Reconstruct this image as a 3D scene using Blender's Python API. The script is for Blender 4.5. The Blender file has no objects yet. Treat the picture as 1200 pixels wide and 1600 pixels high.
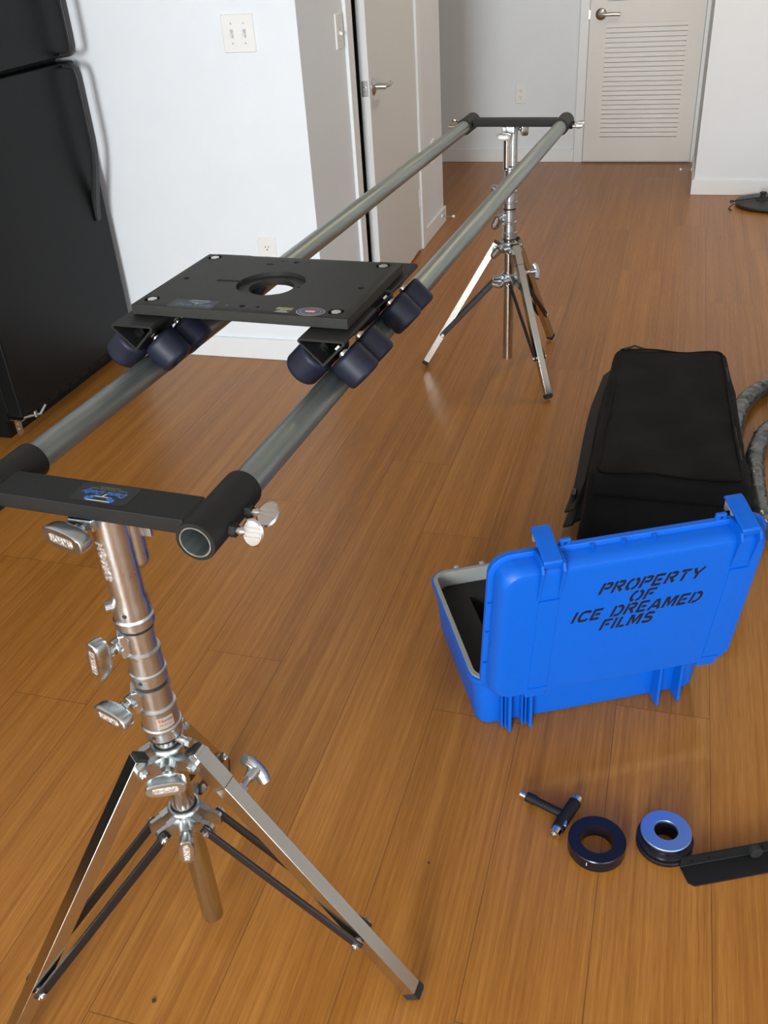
import bpy, bmesh, math, random
from mathutils import Vector, Matrix

random.seed(7)
SC = bpy.context.scene
COL = SC.collection
PI = math.pi

# ------------------------------------------------------------------ camera
YAW, PITCH, ROLL = map(math.radians, (-18.34, -32.672, -4.057))
fw = Vector((math.sin(YAW)*math.cos(PITCH), math.cos(YAW)*math.cos(PITCH), math.sin(PITCH)))
rt = Vector((math.cos(YAW), -math.sin(YAW), 0))
up = rt.cross(fw)
r2 = rt*math.cos(ROLL) + up*math.sin(ROLL)
u2 = -rt*math.sin(ROLL) + up*math.cos(ROLL)
cam_d = bpy.data.cameras.new('camera')
cam = bpy.data.objects.new('camera', cam_d)
COL.objects.link(cam)
m = Matrix((r2, u2, -fw)).transposed().to_4x4()
m.translation = Vector((0, 0, 1.45))
cam.matrix_world = m
cam_d.sensor_fit = 'VERTICAL'
cam_d.sensor_height = 36.0
cam_d.lens = 1430/1600*36.0
cam_d.clip_start = 0.02
SC.camera = cam

# ------------------------------------------------------------------ world, lights, exposure
SC.view_settings.view_transform = 'Standard'
SC.view_settings.look = 'None'
SC.view_settings.gamma = 1.0
SC.view_settings.use_curve_mapping = False
SC.view_settings.exposure = 0.0
w = bpy.data.worlds.new('world')
SC.world = w
w.use_nodes = True
w.node_tree.nodes['Background'].inputs[0].default_value = (0.75, 0.86, 1.0, 1)
w.node_tree.nodes['Background'].inputs[1].default_value = 1.0


def area(name, loc, target, sx, sy, power, colr, spread=180):
    l = bpy.data.lights.new(name, 'AREA')
    l.shape = 'RECTANGLE'
    l.size, l.size_y = sx, sy
    l.energy = power
    l.color = colr
    l.spread = math.radians(spread)
    o = bpy.data.objects.new(name, l)
    COL.objects.link(o)
    o.location = loc
    o.rotation_euler = (Vector(target)-Vector(loc)).to_track_quat('-Z', 'Y').to_euler()
    return o


# daylight outside the tall window at the back of the room, and an added cool fill from the right
area('daylight_back', (-0.60, -4.95, 1.75), (-0.4, 3.0, 1.1), 1.5, 1.9, 485, (0.90, 0.96, 1.0))
area('cool_fill_right', (2.95, -1.6, 1.7), (-1.2, 2.0, 0.7), 2.2, 1.6, 62, (0.66, 0.84, 1.0))
# added warm fill under the hallway ceiling, brightening the far walls
area('hallway_fill', (0.1, 4.5, 2.62), (0.1, 4.9, 0.0), 0.35, 0.35, 15, (1.0, 0.82, 0.58))

# ------------------------------------------------------------------ materials


def mat(name, c, rough=0.5, metal=0.0, spec=0.5, noise=0.0, nscale=20, bump=0.0, bscale=200, coat=0.0,
        trans=0.0, stretch=None, rnoise=0.0):
    m_ = bpy.data.materials.new(name)
    m_.use_nodes = True
    nt = m_.node_tree
    b = nt.nodes['Principled BSDF']
    b.inputs['Base Color'].default_value = (*c, 1)
    b.inputs['Roughness'].default_value = rough
    b.inputs['Metallic'].default_value = metal
    b.inputs['Specular IOR Level'].default_value = spec
    b.inputs['Coat Weight'].default_value = coat
    b.inputs['Transmission Weight'].default_value = trans
    tc = nt.nodes.new('ShaderNodeTexCoord')
    mp = nt.nodes.new('ShaderNodeMapping')
    nt.links.new(tc.outputs['Object'], mp.inputs[0])
    if stretch:
        mp.inputs['Scale'].default_value = stretch
    if noise or rnoise:
        n = nt.nodes.new('ShaderNodeTexNoise')
        n.inputs['Scale'].default_value = nscale
        n.inputs['Detail'].default_value = 5
        nt.links.new(mp.outputs[0], n.inputs['Vector'])
        if noise:
            r = nt.nodes.new('ShaderNodeValToRGB')
            r.color_ramp.elements[0].position = 0.3
            r.color_ramp.elements[1].position = 0.7
            r.color_ramp.elements[0].color = (*[x*(1-noise) for x in c], 1)
            r.color_ramp.elements[1].color = (*[min(1, x*(1+noise)) for x in c], 1)
            nt.links.new(n.outputs['Fac'], r.inputs[0])
            nt.links.new(r.outputs[0], b.inputs['Base Color'])
        if rnoise:
            mr = nt.nodes.new('ShaderNodeMapRange')
            mr.inputs['To Min'].default_value = max(0, rough-rnoise)
            mr.inputs['To Max'].default_value = min(1, rough+rnoise)
            nt.links.new(n.outputs['Fac'], mr.inputs['Value'])
            nt.links.new(mr.outputs[0], b.inputs['Roughness'])
    if bump:
        n2 = nt.nodes.new('ShaderNodeTexNoise')
        n2.inputs['Scale'].default_value = bscale
        n2.inputs['Detail'].default_value = 3
        nt.links.new(mp.outputs[0], n2.inputs['Vector'])
        bp = nt.nodes.new('ShaderNodeBump')
        bp.inputs['Strength'].default_value = bump
        bp.inputs['Distance'].default_value = 0.002
        nt.links.new(n2.outputs['Fac'], bp.inputs['Height'])
        nt.links.new(bp.outputs[0], b.inputs['Normal'])
    return m_


def floor_material():
    m_ = bpy.data.materials.new('bamboo_planks')
    m_.use_nodes = True
    nt = m_.node_tree
    N = nt.nodes
    L = nt.links
    b = N['Principled BSDF']
    tc = N.new('ShaderNodeTexCoord')
    sp = N.new('ShaderNodeSeparateXYZ')
    L.new(tc.outputs['Object'], sp.inputs[0])

    def math_(op, a, bb=None, c=None):
        n = N.new('ShaderNodeMath')
        n.operation = op
        for i, v in enumerate((a, bb, c)):
            if v is None:
                continue
            if isinstance(v, (int, float)):
                n.inputs[i].default_value = v
            else:
                L.new(v, n.inputs[i])
        return n.outputs[0]
    W = 0.1922
    xs = math_('DIVIDE', sp.outputs['X'], W)
    xi = math_('FLOOR', xs)
    xf = math_('FRACT', xs)
    wn = N.new('ShaderNodeTexWhiteNoise')
    wn.noise_dimensions = '1D'
    L.new(xi, wn.inputs['W'])
    ys = math_('DIVIDE', sp.outputs['Y'], 1.83)
    jr = N.new('ShaderNodeValToRGB')
    jr.color_ramp.interpolation = 'CONSTANT'
    known = {-7: 1.241, -6: 2.15, -5: 1.473, -4: 0.62, -3: 2.067, -2: 1.40, -1: 0.75, 0: 1.50, 1: 0.35, 2: 1.1}
    el = jr.color_ramp.elements
    for k_ in range(-8, 8):
        val = 1.0-(known.get(k_, (k_*k_*0.37) % 1.83)/1.83) % 1.0
        pos = (k_+8)/16.0
        e_ = el[0] if k_ == -8 else (el[1] if k_ == -7 else el.new(pos))
        e_.position = pos
        e_.color = (val, val, val, 1)
    L.new(math_('DIVIDE', math_('ADD', xi, 8.3), 16.0), jr.inputs[0])
    yo = math_('ADD', ys, jr.outputs[0])
    yi = math_('FLOOR', yo)
    yf = math_('FRACT', yo)
    # per-board tone
    cb = N.new('ShaderNodeCombineXYZ')
    L.new(xi, cb.inputs[0])
    L.new(yi, cb.inputs[1])
    wb = N.new('ShaderNodeTexWhiteNoise')
    wb.noise_dimensions = '2D'
    L.new(cb.outputs[0], wb.inputs['Vector'])
    # bamboo strips inside one board (about 5 mm) : banded noise stretched along Y
    cs = N.new('ShaderNodeCombineXYZ')
    L.new(math_('MULTIPLY', sp.outputs['X'], 150.0), cs.inputs[0])
    L.new(math_('ADD', math_('MULTIPLY', sp.outputs['Y'], 1.3), math_('MULTIPLY', wb.outputs['Value'], 37.0)), cs.inputs[1])
    ns = N.new('ShaderNodeTexNoise')
    ns.inputs['Scale'].default_value = 1.0
    ns.inputs['Detail'].default_value = 4
    ns.inputs['Roughness'].default_value = 0.65
    L.new(cs.outputs[0], ns.inputs['Vector'])
    cs2 = N.new('ShaderNodeCombineXYZ')
    L.new(math_('MULTIPLY', sp.outputs['X'], 700.0), cs2.inputs[0])
    L.new(math_('MULTIPLY', sp.outputs['Y'], 14.0), cs2.inputs[1])
    ns2 = N.new('ShaderNodeTexNoise')
    ns2.inputs['Scale'].default_value = 1.0
    ns2.inputs['Detail'].default_value = 2
    L.new(cs2.outputs[0], ns2.inputs['Vector'])
    # wide soft strips (35 mm)
    cs3 = N.new('ShaderNodeCombineXYZ')
    L.new(math_('MULTIPLY', sp.outputs['X'], 26.0), cs3.inputs[0])
    L.new(math_('ADD', math_('MULTIPLY', sp.outputs['Y'], 0.55), math_('MULTIPLY', wb.outputs['Value'], 11.0)), cs3.inputs[1])
    ns3 = N.new('ShaderNodeTexNoise')
    ns3.inputs['Scale'].default_value = 1.0
    ns3.inputs['Detail'].default_value = 3
    L.new(cs3.outputs[0], ns3.inputs['Vector'])
    v = math_('ADD', math_('MULTIPLY', ns.outputs['Fac'], 0.50), math_('MULTIPLY', ns2.outputs['Fac'], 0.36))
    v = math_('ADD', v, math_('MULTIPLY', ns3.outputs['Fac'], 0.32))
    v = math_('ADD', v, math_('MULTIPLY', math_('SUBTRACT', wb.outputs['Value'], 0.5), 0.08))
    cr = N.new('ShaderNodeValToRGB')
    e = cr.color_ramp.elements
    e[0].position, e[0].color = 0.40, (0.218, 0.079, 0.011, 1)
    e[1].position, e[1].color = 0.78, (0.455, 0.198, 0.041, 1)
    mid = e.new(0.575)
    mid.color = (0.325, 0.126, 0.020, 1)
    L.new(v, cr.inputs[0])
    # seams
    sx = math_('LESS_THAN', math_('MINIMUM', xf, math_('SUBTRACT', 1.0, xf)), 0.0045)
    sy = math_('LESS_THAN', math_('MINIMUM', yf, math_('SUBTRACT', 1.0, yf)), 0.00045)
    sm = math_('MAXIMUM', sx, sy)
    mx = N.new('ShaderNodeMix')
    mx.data_type = 'RGBA'
    L.new(math_('MULTIPLY', sm, 0.62), mx.inputs['Factor'])
    L.new(cr.outputs[0], mx.inputs[6])
    mx.inputs[7].default_value = (0.05, 0.018, 0.006, 1)
    L.new(mx.outputs[2], b.inputs['Base Color'])
    b.inputs['Roughness'].default_value = 0.34
    b.inputs['Specular IOR Level'].default_value = 0.36
    bp = N.new('ShaderNodeBump')
    bp.inputs['Strength'].default_value = 0.25
    bp.inputs['Distance'].default_value = 0.0006
    L.new(math_('SUBTRACT', ns2.outputs['Fac'], math_('MULTIPLY', sm, 2.0)), bp.inputs['Height'])
    L.new(bp.outputs[0], b.inputs['Normal'])
    return m_


MAT = dict(
    floor=floor_material(),
    wall=mat('white_wall_paint', (0.77, 0.80, 0.82), 0.7, bump=0.12, bscale=260, noise=0.012, nscale=6),
    ceil=mat('ceiling_paint', (0.78, 0.78, 0.77), 0.8),
    trim=mat('white_trim_paint', (0.79, 0.80, 0.80), 0.42),
    door=mat('door_paint', (0.71, 0.71, 0.69), 0.5, bump=0.05, bscale=300),
    louver=mat('louver_door_paint', (0.76, 0.74, 0.69), 0.5),
    plastic=mat('switch_plate_plastic', (0.80, 0.79, 0.75), 0.35),
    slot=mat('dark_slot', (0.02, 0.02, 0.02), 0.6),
    nickel=mat('satin_nickel', (0.55, 0.53, 0.50), 0.28, 1.0),
    fridge=mat('black_fridge_enamel', (0.0075, 0.008, 0.008), 0.34, bump=0.25, bscale=420, spec=0.16),
    fridge_h=mat('black_handle_plastic', (0.016, 0.016, 0.017), 0.42),
    gasket=mat('black_gasket', (0.006, 0.006, 0.006), 0.7),
    conduit=mat('galvanised_conduit', (0.31, 0.35, 0.33), 0.42, 0.85, noise=0.38, nscale=60, stretch=(1, 0.03, 1), rnoise=0.12,
                bump=0.25, bscale=90),
    coat=mat('black_powder_coat', (0.011, 0.011, 0.010), 0.52, spec=0.3, bump=0.3, bscale=700, noise=0.1),
    plate=mat('black_anodised_plate', (0.022, 0.022, 0.018), 0.52, spec=0.28, bump=0.12, bscale=600, noise=0.1, nscale=60),
    black=mat('black_gloss_plastic', (0.012, 0.012, 0.014), 0.25),
    zinc=mat('zinc_plated_steel', (0.62, 0.62, 0.60), 0.25, 1.0),
    chrome=mat('bright_chrome', (0.74, 0.73, 0.69), 0.13, 1.0, rnoise=0.03, nscale=8),
    tube=mat('satin_chrome_tube', (0.56, 0.57, 0.53), 0.20, 1.0, rnoise=0.04, nscale=8),
    cast=mat('polished_cast_aluminium', (0.58, 0.62, 0.63), 0.29, 1.0, rnoise=0.08, nscale=30, bump=0.15, bscale=90),
    castr=mat('rough_cast_aluminium', (0.85, 0.84, 0.82), 0.42, 1.0, bump=0.6, bscale=300),
    leg=mat('chromed_square_tube', (0.60, 0.59, 0.54), 0.17, 1.0, rnoise=0.05, nscale=10, stretch=(1, 1, 0.2)),
    rubber=mat('black_rubber', (0.012, 0.012, 0.012), 0.65),
    brace=mat('black_brace_steel', (0.010, 0.009, 0.010), 0.4),
    wheel=mat('navy_urethane', (0.010, 0.012, 0.026), 0.5, trans=0.15, noise=0.15, nscale=30, spec=0.3),
    wheelc=mat('blue_wheel_core', (0.010, 0.035, 0.16), 0.3, trans=0.15),
    blue=mat('blue_resin_shell', (0.0008, 0.100, 0.52), 0.40, bump=0.12, bscale=500, spec=0.3),
    blued=mat('scuffed_blue_resin', (0.02, 0.17, 0.66), 0.5),
    grey=mat('grey_case_liner', (0.27, 0.28, 0.27), 0.5),
    foam=mat('black_foam', (0.010, 0.010, 0.010), 0.95, bump=0.5, bscale=500),
    ink=mat('black_stencil_paint', (0.004, 0.004, 0.008), 0.6),
    cloth=mat('black_nylon_cloth', (0.0072, 0.0072, 0.0070), 0.85, spec=0.22, bump=0.55, bscale=900, noise=0.18, nscale=9),
    web=mat('black_webbing', (0.006, 0.006, 0.006), 0.7, bump=0.4, bscale=800),
    piping=mat('black_piping', (0.0035, 0.0035, 0.0035), 0.7, spec=0.15),
    zipm=mat('dull_zip_metal', (0.035, 0.035, 0.035), 0.5, 0.6),
    hose=mat('crinkled_grey_film', (0.045, 0.055, 0.055), 0.25, spec=0.7, noise=0.6, nscale=14, bump=1.0, bscale=38, coat=0.3),
    ringb=mat('black_anodised_ring', (0.010, 0.010, 0.016), 0.26, 0.3),
    ringt=mat('sky_tinted_aluminium', (0.36, 0.53, 0.76), 0.36, 1.0, bump=0.1, bscale=500),  # blue of the reflected sky is put into the metal colour
    disc=mat('dull_black_disc', (0.020, 0.021, 0.018), 0.5),
    steel=mat('black_oxide_steel', (0.008, 0.008, 0.008), 0.55, spec=0.3, bump=0.2, bscale=500),
    stk=mat('clear_black_sticker', (0.016, 0.016, 0.015), 0.42, spec=0.3),
    sblue=mat('sticker_blue', (0.02, 0.15, 0.55), 0.4),
    sblued=mat('faded_sticker_blue', (0.05, 0.09, 0.17), 0.4),
    sgrey=mat('sticker_grey', (0.45, 0.46, 0.46), 0.4),
    sdim=mat('sticker_dim_print', (0.16, 0.155, 0.13), 0.4),
    swhite=mat('sticker_white', (0.62, 0.63, 0.62), 0.4),
    sred=mat('sticker_red', (0.50, 0.04, 0.035), 0.4),
    syel=mat('sticker_yellow', (0.42, 0.38, 0.07), 0.4),
    snavy=mat('sticker_navy', (0.035, 0.045, 0.08), 0.4),
    crumb=mat('brown_crumb', (0.06, 0.02, 0.008), 0.8),
    crumbw=mat('pale_crumb', (0.7, 0.62, 0.5), 0.8),
)

# ------------------------------------------------------------------ mesh helpers


class B:
    """collects shapes into one mesh"""

    def __init__(s):
        s.bm = bmesh.new()
        s.mi = 0
        s.T = Matrix.Identity(4)

    def _add(s, verts, faces, T=None):
        T = s.T @ T if T is not None else s.T
        vs = [s.bm.verts.new(T @ Vector(v)) for v in verts]
        out = []
        for f in faces:
            try:
                fc = s.bm.faces.new([vs[i] for i in f])
                fc.material_index = s.mi
                out.append(fc)
            except ValueError:
                pass
        return out

    def box(s, c, size, T=None, bev=0.0, seg=2):
        t = bmesh.new()
        bmesh.ops.create_cube(t, size=1)
        bmesh.ops.scale(t, vec=size, verts=t.verts)
        if bev:
            bmesh.ops.bevel(t, geom=list(t.edges), offset=bev, segments=seg, affect='EDGES', profile=0.5)
        t.verts.ensure_lookup_table()
        M4 = (T if T is not None else Matrix.Identity(4)) @ Matrix.Translation(c)
        s._add([v.co.copy() for v in t.verts], [[v.index for v in f.verts] for f in t.faces], M4)
        t.free()

    def lathe(s, prof, T=None, seg=32, closed=False):
        """prof: list of (r, z); ends with r==0 become caps"""
        verts, faces = [], []
        idx = []
        for r, z in prof:
            if r < 1e-7:
                idx.append([len(verts)])
                verts.append((0, 0, z))
            else:
                idx.append(list(range(len(verts), len(verts)+seg)))
                verts += [(r*math.cos(2*PI*i/seg), r*math.sin(2*PI*i/seg), z) for i in range(seg)]
        n = len(idx)
        for k in range(n if closed else n-1):
            a, b = idx[k], idx[(k+1) % n]
            for i in range(seg):
                j = (i+1) % seg
                if len(a) == 1 and len(b) == 1:
                    continue
                if len(a) == 1:
                    faces.append([a[0], b[j], b[i]])
                elif len(b) == 1:
                    faces.append([a[i], a[j], b[0]])
                else:
                    faces.append([a[i], a[j], b[j], b[i]])
        s._add(verts, faces, T)

    def cyl(s, p0, p1, r0, r1=None, seg=20, bev=0.0):
        p0, p1 = Vector(p0), Vector(p1)
        r1 = r0 if r1 is None else r1
        d = p1-p0
        T = frame(p0, d)
        h = d.length
        if bev:
            s.lathe([(0, 0), (r0-bev, 0), (r0, bev), (r1, h-bev), (r1-bev, h), (0, h)], T, seg)
        else:
            s.lathe([(0, 0), (r0, 0), (r1, h), (0, h)], T, seg)

    def hexa(s, p0, d, r, h):
        s.lathe([(0, 0), (r, 0), (r, h*0.85), (r*0.86, h), (0, h)], frame(p0, d), 6)

    def prism(s, poly, h, T=None, z0=0.0):
        n = len(poly)
        verts = [(x, y, z0) for x, y in poly]+[(x, y, z0+h) for x, y in poly]
        faces = [list(range(n))[::-1], list(range(n, 2*n))]+[[i, (i+1) % n, n+(i+1) % n, n+i] for i in range(n)]
        s._add(verts, faces, T)

    def loft(s, loops, cap0=True, cap1=True, T=None):
        n = len(loops[0])
        verts = [p for l in loops for p in l]
        faces = []
        for k in range(len(loops)-1):
            for i in range(n):
                j = (i+1) % n
                faces.append([k*n+i, k*n+j, (k+1)*n+j, (k+1)*n+i])
        if cap0:
            faces.append(list(range(n))[::-1])
        if cap1:
            faces.append(list(range((len(loops)-1)*n, len(loops)*n)))
        s._add(verts, faces, T)

    def tube(s, pts, r, seg=10, rfun=None, flat=None):
        pts = [Vector(p) for p in pts]
        loops = []
        prev = None
        for i, p in enumerate(pts):
            t = (pts[min(i+1, len(pts)-1)]-pts[max(i-1, 0)]).normalized()
            if prev is None:
                a = Vector((0, 0, 1)) if abs(t.z) < 0.9 else Vector((1, 0, 0))
                x = (a - t*a.dot(t)).normalized()
            else:
                x = (prev - t*prev.dot(t)).normalized()
            prev = x
            y = t.cross(x)
            rr = rfun(i) if rfun else r
            fx, fy = flat if flat else (1, 1)
            loops.append([p + x*math.cos(2*PI*k/seg)*rr*fx + y*math.sin(2*PI*k/seg)*rr*fy for k in range(seg)])
        s.loft(loops)

    def build(s, name, mats, parent=None, angle=35, loc=None, rotz=0.0, flat=False):
        bmesh.ops.recalc_face_normals(s.bm, faces=s.bm.faces)
        ca = math.radians(angle)
        for f in s.bm.faces:
            f.smooth = not flat
        for e in s.bm.edges:
            if len(e.link_faces) == 2:
                e.smooth = e.calc_face_angle(0) < ca
        me = bpy.data.meshes.new(name)
        s.bm.to_mesh(me)
        s.bm.free()
        if not isinstance(mats, (list, tuple)):
            mats = [mats]
        for mm in mats:
            me.materials.append(MAT[mm] if isinstance(mm, str) else mm)
        o = bpy.data.objects.new(name, me)
        COL.objects.link(o)
        if parent:
            o.parent = parent
        if loc is not None:
            o.location = loc
        o.rotation_euler.z = rotz
        if angle < 180 and not flat:
            wn_ = o.modifiers.new('wn', 'WEIGHTED_NORMAL')
            wn_.keep_sharp = True
        return o


def frame(p, d, roll=0.0):
    """matrix whose local Z runs along d from p"""
    d = Vector(d).normalized()
    q = d.to_track_quat('Z', 'Y').to_matrix().to_4x4()
    T = Matrix.Translation(Vector(p)) @ q
    if roll:
        T = T @ Matrix.Rotation(roll, 4, 'Z')
    return T


def axes(p, x, y):
    """matrix from origin and x, y axes"""
    x = Vector(x).normalized()
    y = Vector(y)
    y = (y - x*y.dot(x)).normalized()
    z = x.cross(y)
    T = Matrix((x, y, z)).transposed().to_4x4()
    T.translation = Vector(p)
    return T


def thing(name, label, cat, loc=(0, 0, 0), rotz=0.0, group=None):
    o = bpy.data.objects.new(name, None)
    COL.objects.link(o)
    o.location = loc
    o.rotation_euler = (0, 0, rotz)
    o.empty_display_size = 0.05
    tag(o, label, cat, group)
    return o


def tag(o, label, cat, group=None, kind=None):
    o['label'] = label
    o['category'] = cat
    if group:
        o['group'] = group
    if kind:
        o['kind'] = kind
    return o


def struct(o):
    o['kind'] = 'structure'
    return o


def cut(o, cutters, name=None):
    """boolean difference baked into the mesh"""
    for c in cutters:
        md = o.modifiers.new('b', 'BOOLEAN')
        md.operation = 'DIFFERENCE'
        md.solver = 'EXACT'
        md.object = c
    bpy.context.view_layer.update()
    dg = bpy.context.evaluated_depsgraph_get()
    me = bpy.data.meshes.new_from_object(o.evaluated_get(dg))
    o.modifiers.clear()
    o.data = me
    for c in cutters:
        bpy.data.objects.remove(c)
    bm = bmesh.new()
    bm.from_mesh(me)
    for e in bm.edges:
        if len(e.link_faces) == 2:
            e.smooth = e.calc_face_angle(0) < math.radians(30)
    bm.to_mesh(me)
    bm.free()
    return o


def text_mesh(body, size, extrude=0.0004, shear=0.0, align='CENTER', space=1.0, bold=0.0):
    cu = bpy.data.curves.new('t', 'FONT')
    cu.body = body
    cu.size = size
    cu.extrude = extrude
    cu.shear = shear
    cu.align_x = align
    cu.align_y = 'CENTER'
    cu.space_character = space
    cu.offset = bold
    cu.resolution_u = 2
    o = bpy.data.objects.new('t', cu)
    COL.objects.link(o)
    bpy.context.view_layer.update()
    me = bpy.data.meshes.new_from_object(o.evaluated_get(bpy.context.evaluated_depsgraph_get()))
    bpy.data.objects.remove(o)
    return me


def add_text(b, body, size, T, **k):
    me = text_mesh(body, size, **k)
    b._add([v.co.copy() for v in me.vertices], [list(p.vertices) for p in me.polygons], T)
    bpy.data.meshes.remove(me)


def rrect(w_, h_, r, z, seg=6, cx=0.0, cy=0.0):
    pts = []
    for (sx, sy, a0) in ((1, 1, 0), (-1, 1, PI/2), (-1, -1, PI), (1, -1, 1.5*PI)):
        ox, oy = cx+sx*(w_/2-r), cy+sy*(h_/2-r)
        for i in range(seg+1):
            a = a0+PI/2*i/seg
            pts.append((ox+r*math.cos(a), oy+r*math.sin(a), z))
    return pts


# ------------------------------------------------------------------ the room
YW, XW, YF, YB = 3.164, -1.229, 6.667, 5.821      # switch wall, closet wall, far wall, right-hand block
CEIL = 2.7
XL, XR, Y0 = -2.92, 2.6, -4.6


def wallbox(name, x0, x1, y0, y1, z0, z1, m_='wall'):
    b = B()
    b.box(((x0+x1)/2, (y0+y1)/2, (z0+z1)/2), (x1-x0, y1-y0, z1-z0))
    return struct(b.build(name, m_))


b = B()
b._add([(-3.4, -5.0, 0), (3.4, -5.0, 0), (3.4, 7.2, 0), (-3.4, 7.2, 0), (-3.4, -5.0, -0.1), (3.4, -5.0, -0.1), (3.4, 7.2, -0.1), (-3.4, 7.2, -0.1)],
       [(0, 1, 2, 3), (7, 6, 5, 4), (0, 4, 5, 1), (1, 5, 6, 2), (2, 6, 7, 3), (3, 7, 4, 0)])
struct(b.build('floor', 'floor', flat=True))
b = B()
b.box((0, 1.1, CEIL+0.05), (6.8, 12.2, 0.1))
struct(b.build('ceiling', 'ceil', flat=True))
wallbox('wall_left', XL-0.15, XL, Y0-0.2, YF+0.15, 0, CEIL)
wallbox('wall_far', XL, XR, YF, YF+0.15, 0, CEIL)
# back wall with its window opening
b = B()
WX0, WX1, WZ0, WZ1 = -1.40, 0.20, 0.70, 2.60
for (x0, x1, z0, z1) in ((XL, WX0, 0, CEIL), (WX1, XR, 0, CEIL), (WX0, WX1, 0, WZ0), (WX0, WX1, WZ1, CEIL)):
    b.box(((x0+x1)/2, Y0-0.075, (z0+z1)/2), (x1-x0, 0.15, z1-z0))
struct(b.build('wall_back', 'wall', flat=True))
# right wall with an unseen opening added for the cool fill
b = B()
RY0, RY1, RZ0, RZ1 = -2.7, -0.5, 0.8, 2.5
for (y0, y1, z0, z1) in ((Y0, RY0, 0, CEIL), (RY1, YF, 0, CEIL), (RY0, RY1, 0, RZ0), (RY0, RY1, RZ1, CEIL)):
    b.box((XR+0.075, (y0+y1)/2, (z0+z1)/2), (0.15, y1-y0, z1-z0))
struct(b.build('wall_right', 'wall', flat=True))
for nm, fr in (('window_1', [((WX0+WX1)/2, Y0-0.07, z, WX1-WX0, 0.05, 0.05) for z in (WZ0+0.025, WZ1-0.025)] +
                [(x, Y0-0.07, (WZ0+WZ1)/2, 0.05, 0.05, WZ1-WZ0) for x in (WX0+0.025, -0.60, WX1-0.025)]),
               ('fill_window', [(XR+0.07, (RY0+RY1)/2, z, 0.05, RY1-RY0, 0.05) for z in (RZ0+0.025, RZ1-0.025)] +
                [(XR+0.07, y, (RZ0+RZ1)/2, 0.05, 0.05, RZ1-RZ0) for y in (RY0+0.025, (RY0+RY1)/2, RY1-0.025)])):
    b = B()
    for (x, y, z, sx, sy, sz) in fr:
        b.box((x, y, z), (sx, sy, sz))
    struct(b.build(nm, 'trim', flat=True))

# closet block: switch wall (facing the camera) and its side wall with the door opening
DY0, DY1, DZ = 3.703, 4.645, 2.03
wallbox('wall_switch', XL, XW, YW, YW+0.12, 0, CEIL)
b = B()
for (y0, y1, z0, z1) in ((YW+0.12, DY0, 0, CEIL), (DY1, 5.165, 0, CEIL), (DY0, DY1, DZ, CEIL)):
    b.box((XW-0.06, (y0+y1)/2, (z0+z1)/2), (0.12, y1-y0, z1-z0))
struct(b.build('wall_closet_side', 'wall', flat=True))
wallbox('wall_closet_end', XL, XW-0.12, 5.045, 5.165, 0, CEIL)
# block at the right
XB = 0.123
wallbox('wall_block', XB, XR, YB, YF, 0, CEIL)

# baseboards


def baseboard(name, x0, x1, y0, y1, h=0.085):
    b = B()
    b.box(((x0+x1)/2, (y0+y1)/2, h/2), (x1-x0, y1-y0, h), bev=0.0025, seg=1)
    return struct(b.build(name, 'trim'))


baseboard('baseboard_switch', XL, XW+0.013, YW-0.013, YW)
baseboard('baseboard_closet_near', XW, XW+0.013, YW, 3.632)
baseboard('baseboard_closet_far', XW, XW+0.013, 4.715, 5.178)
baseboard('baseboard_far', XL, -0.665, YF-0.013, YF)
baseboard('baseboard_block', XB-0.013, XR, YB-0.013, YB)
baseboard('baseboard_block_side', XB-0.013, XB, YB, 6.45)

# closet door casing (trim), door leaf slightly ajar
b = B()
for (y0, y1, z0, z1) in ((3.632, 3.702, 0, DZ+0.07), (4.645, 4.715, 0, DZ+0.07), (3.702, 4.645, DZ, DZ+0.07)):
    b.box((XW+0.007, (y0+y1)/2, (z0+z1)/2), (0.014, y1-y0, z1-z0), bev=0.002, seg=1)
b.box((XW-0.090, DY0+0.030, DZ/2), (0.060, 0.060, DZ))
b.box((XW-0.06, DY1-0.008, DZ/2), (0.122, 0.016, DZ))
struct(b.build('trim_1', 'trim'))
b = B()   # dark strips standing in for the shadow deep in the reveal
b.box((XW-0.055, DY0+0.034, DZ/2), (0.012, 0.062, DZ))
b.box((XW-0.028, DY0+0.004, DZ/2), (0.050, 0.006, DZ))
struct(b.build('reveal_shade', 'slot'))
L = 0.845
th = math.radians(2.1)
door = B()
door.box((-0.019, -L/2, 1.0), (0.038, L, 2.0), bev=0.0015, seg=1)
d1 = door.build('door_1', 'door', loc=(XW+0.004, 4.641, 0.012), rotz=th)
d1['kind'] = 'structure'
b = B()   # lever handle: long rosette + neck + stub lever, satin nickel
T = axes((0, -L+0.062, 0.888), (0, 1, 0), (0, 0, 1))
b.lathe([(0, 0), (0.033, 0), (0.033, 0.003), (0.022, 0.009), (0.012, 0.012), (0.0115, 0.050), (0.010, 0.055), (0, 0.055)], frame((0, -L+0.062, 0.888), (1, 0, 0)), 28)
b.tube([(0.046, -L+0.062, 0.888), (0.052, -L+0.085, 0.888), (0.053, -L+0.12, 0.888), (0.050, -L+0.165, 0.888)], 0.0085, 12)
b.build('door_handle', 'nickel', d1)['label'] = 'satin nickel lever handle'
b = B()
b.box((-0.019, -L-0.0006, 0.888), (0.026, 0.0015, 0.058), bev=0.0006, seg=1)
b.box((-0.019, -L-0.004, 0.888), (0.012, 0.009, 0.016), bev=0.002, seg=1)
b.build('latch', 'zinc', d1)
b = B()
for z in (0.25, 1.78):
    for k in range(5):
        b.cyl((0.005, 0.006, z-0.045+k*0.018), (0.005, 0.006, z-0.028+k*0.018), 0.0065, seg=12)
    b.box((0.001, -0.012, z), (0.003, 0.030, 0.09))
b.build('hinge', 'trim', d1)
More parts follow.
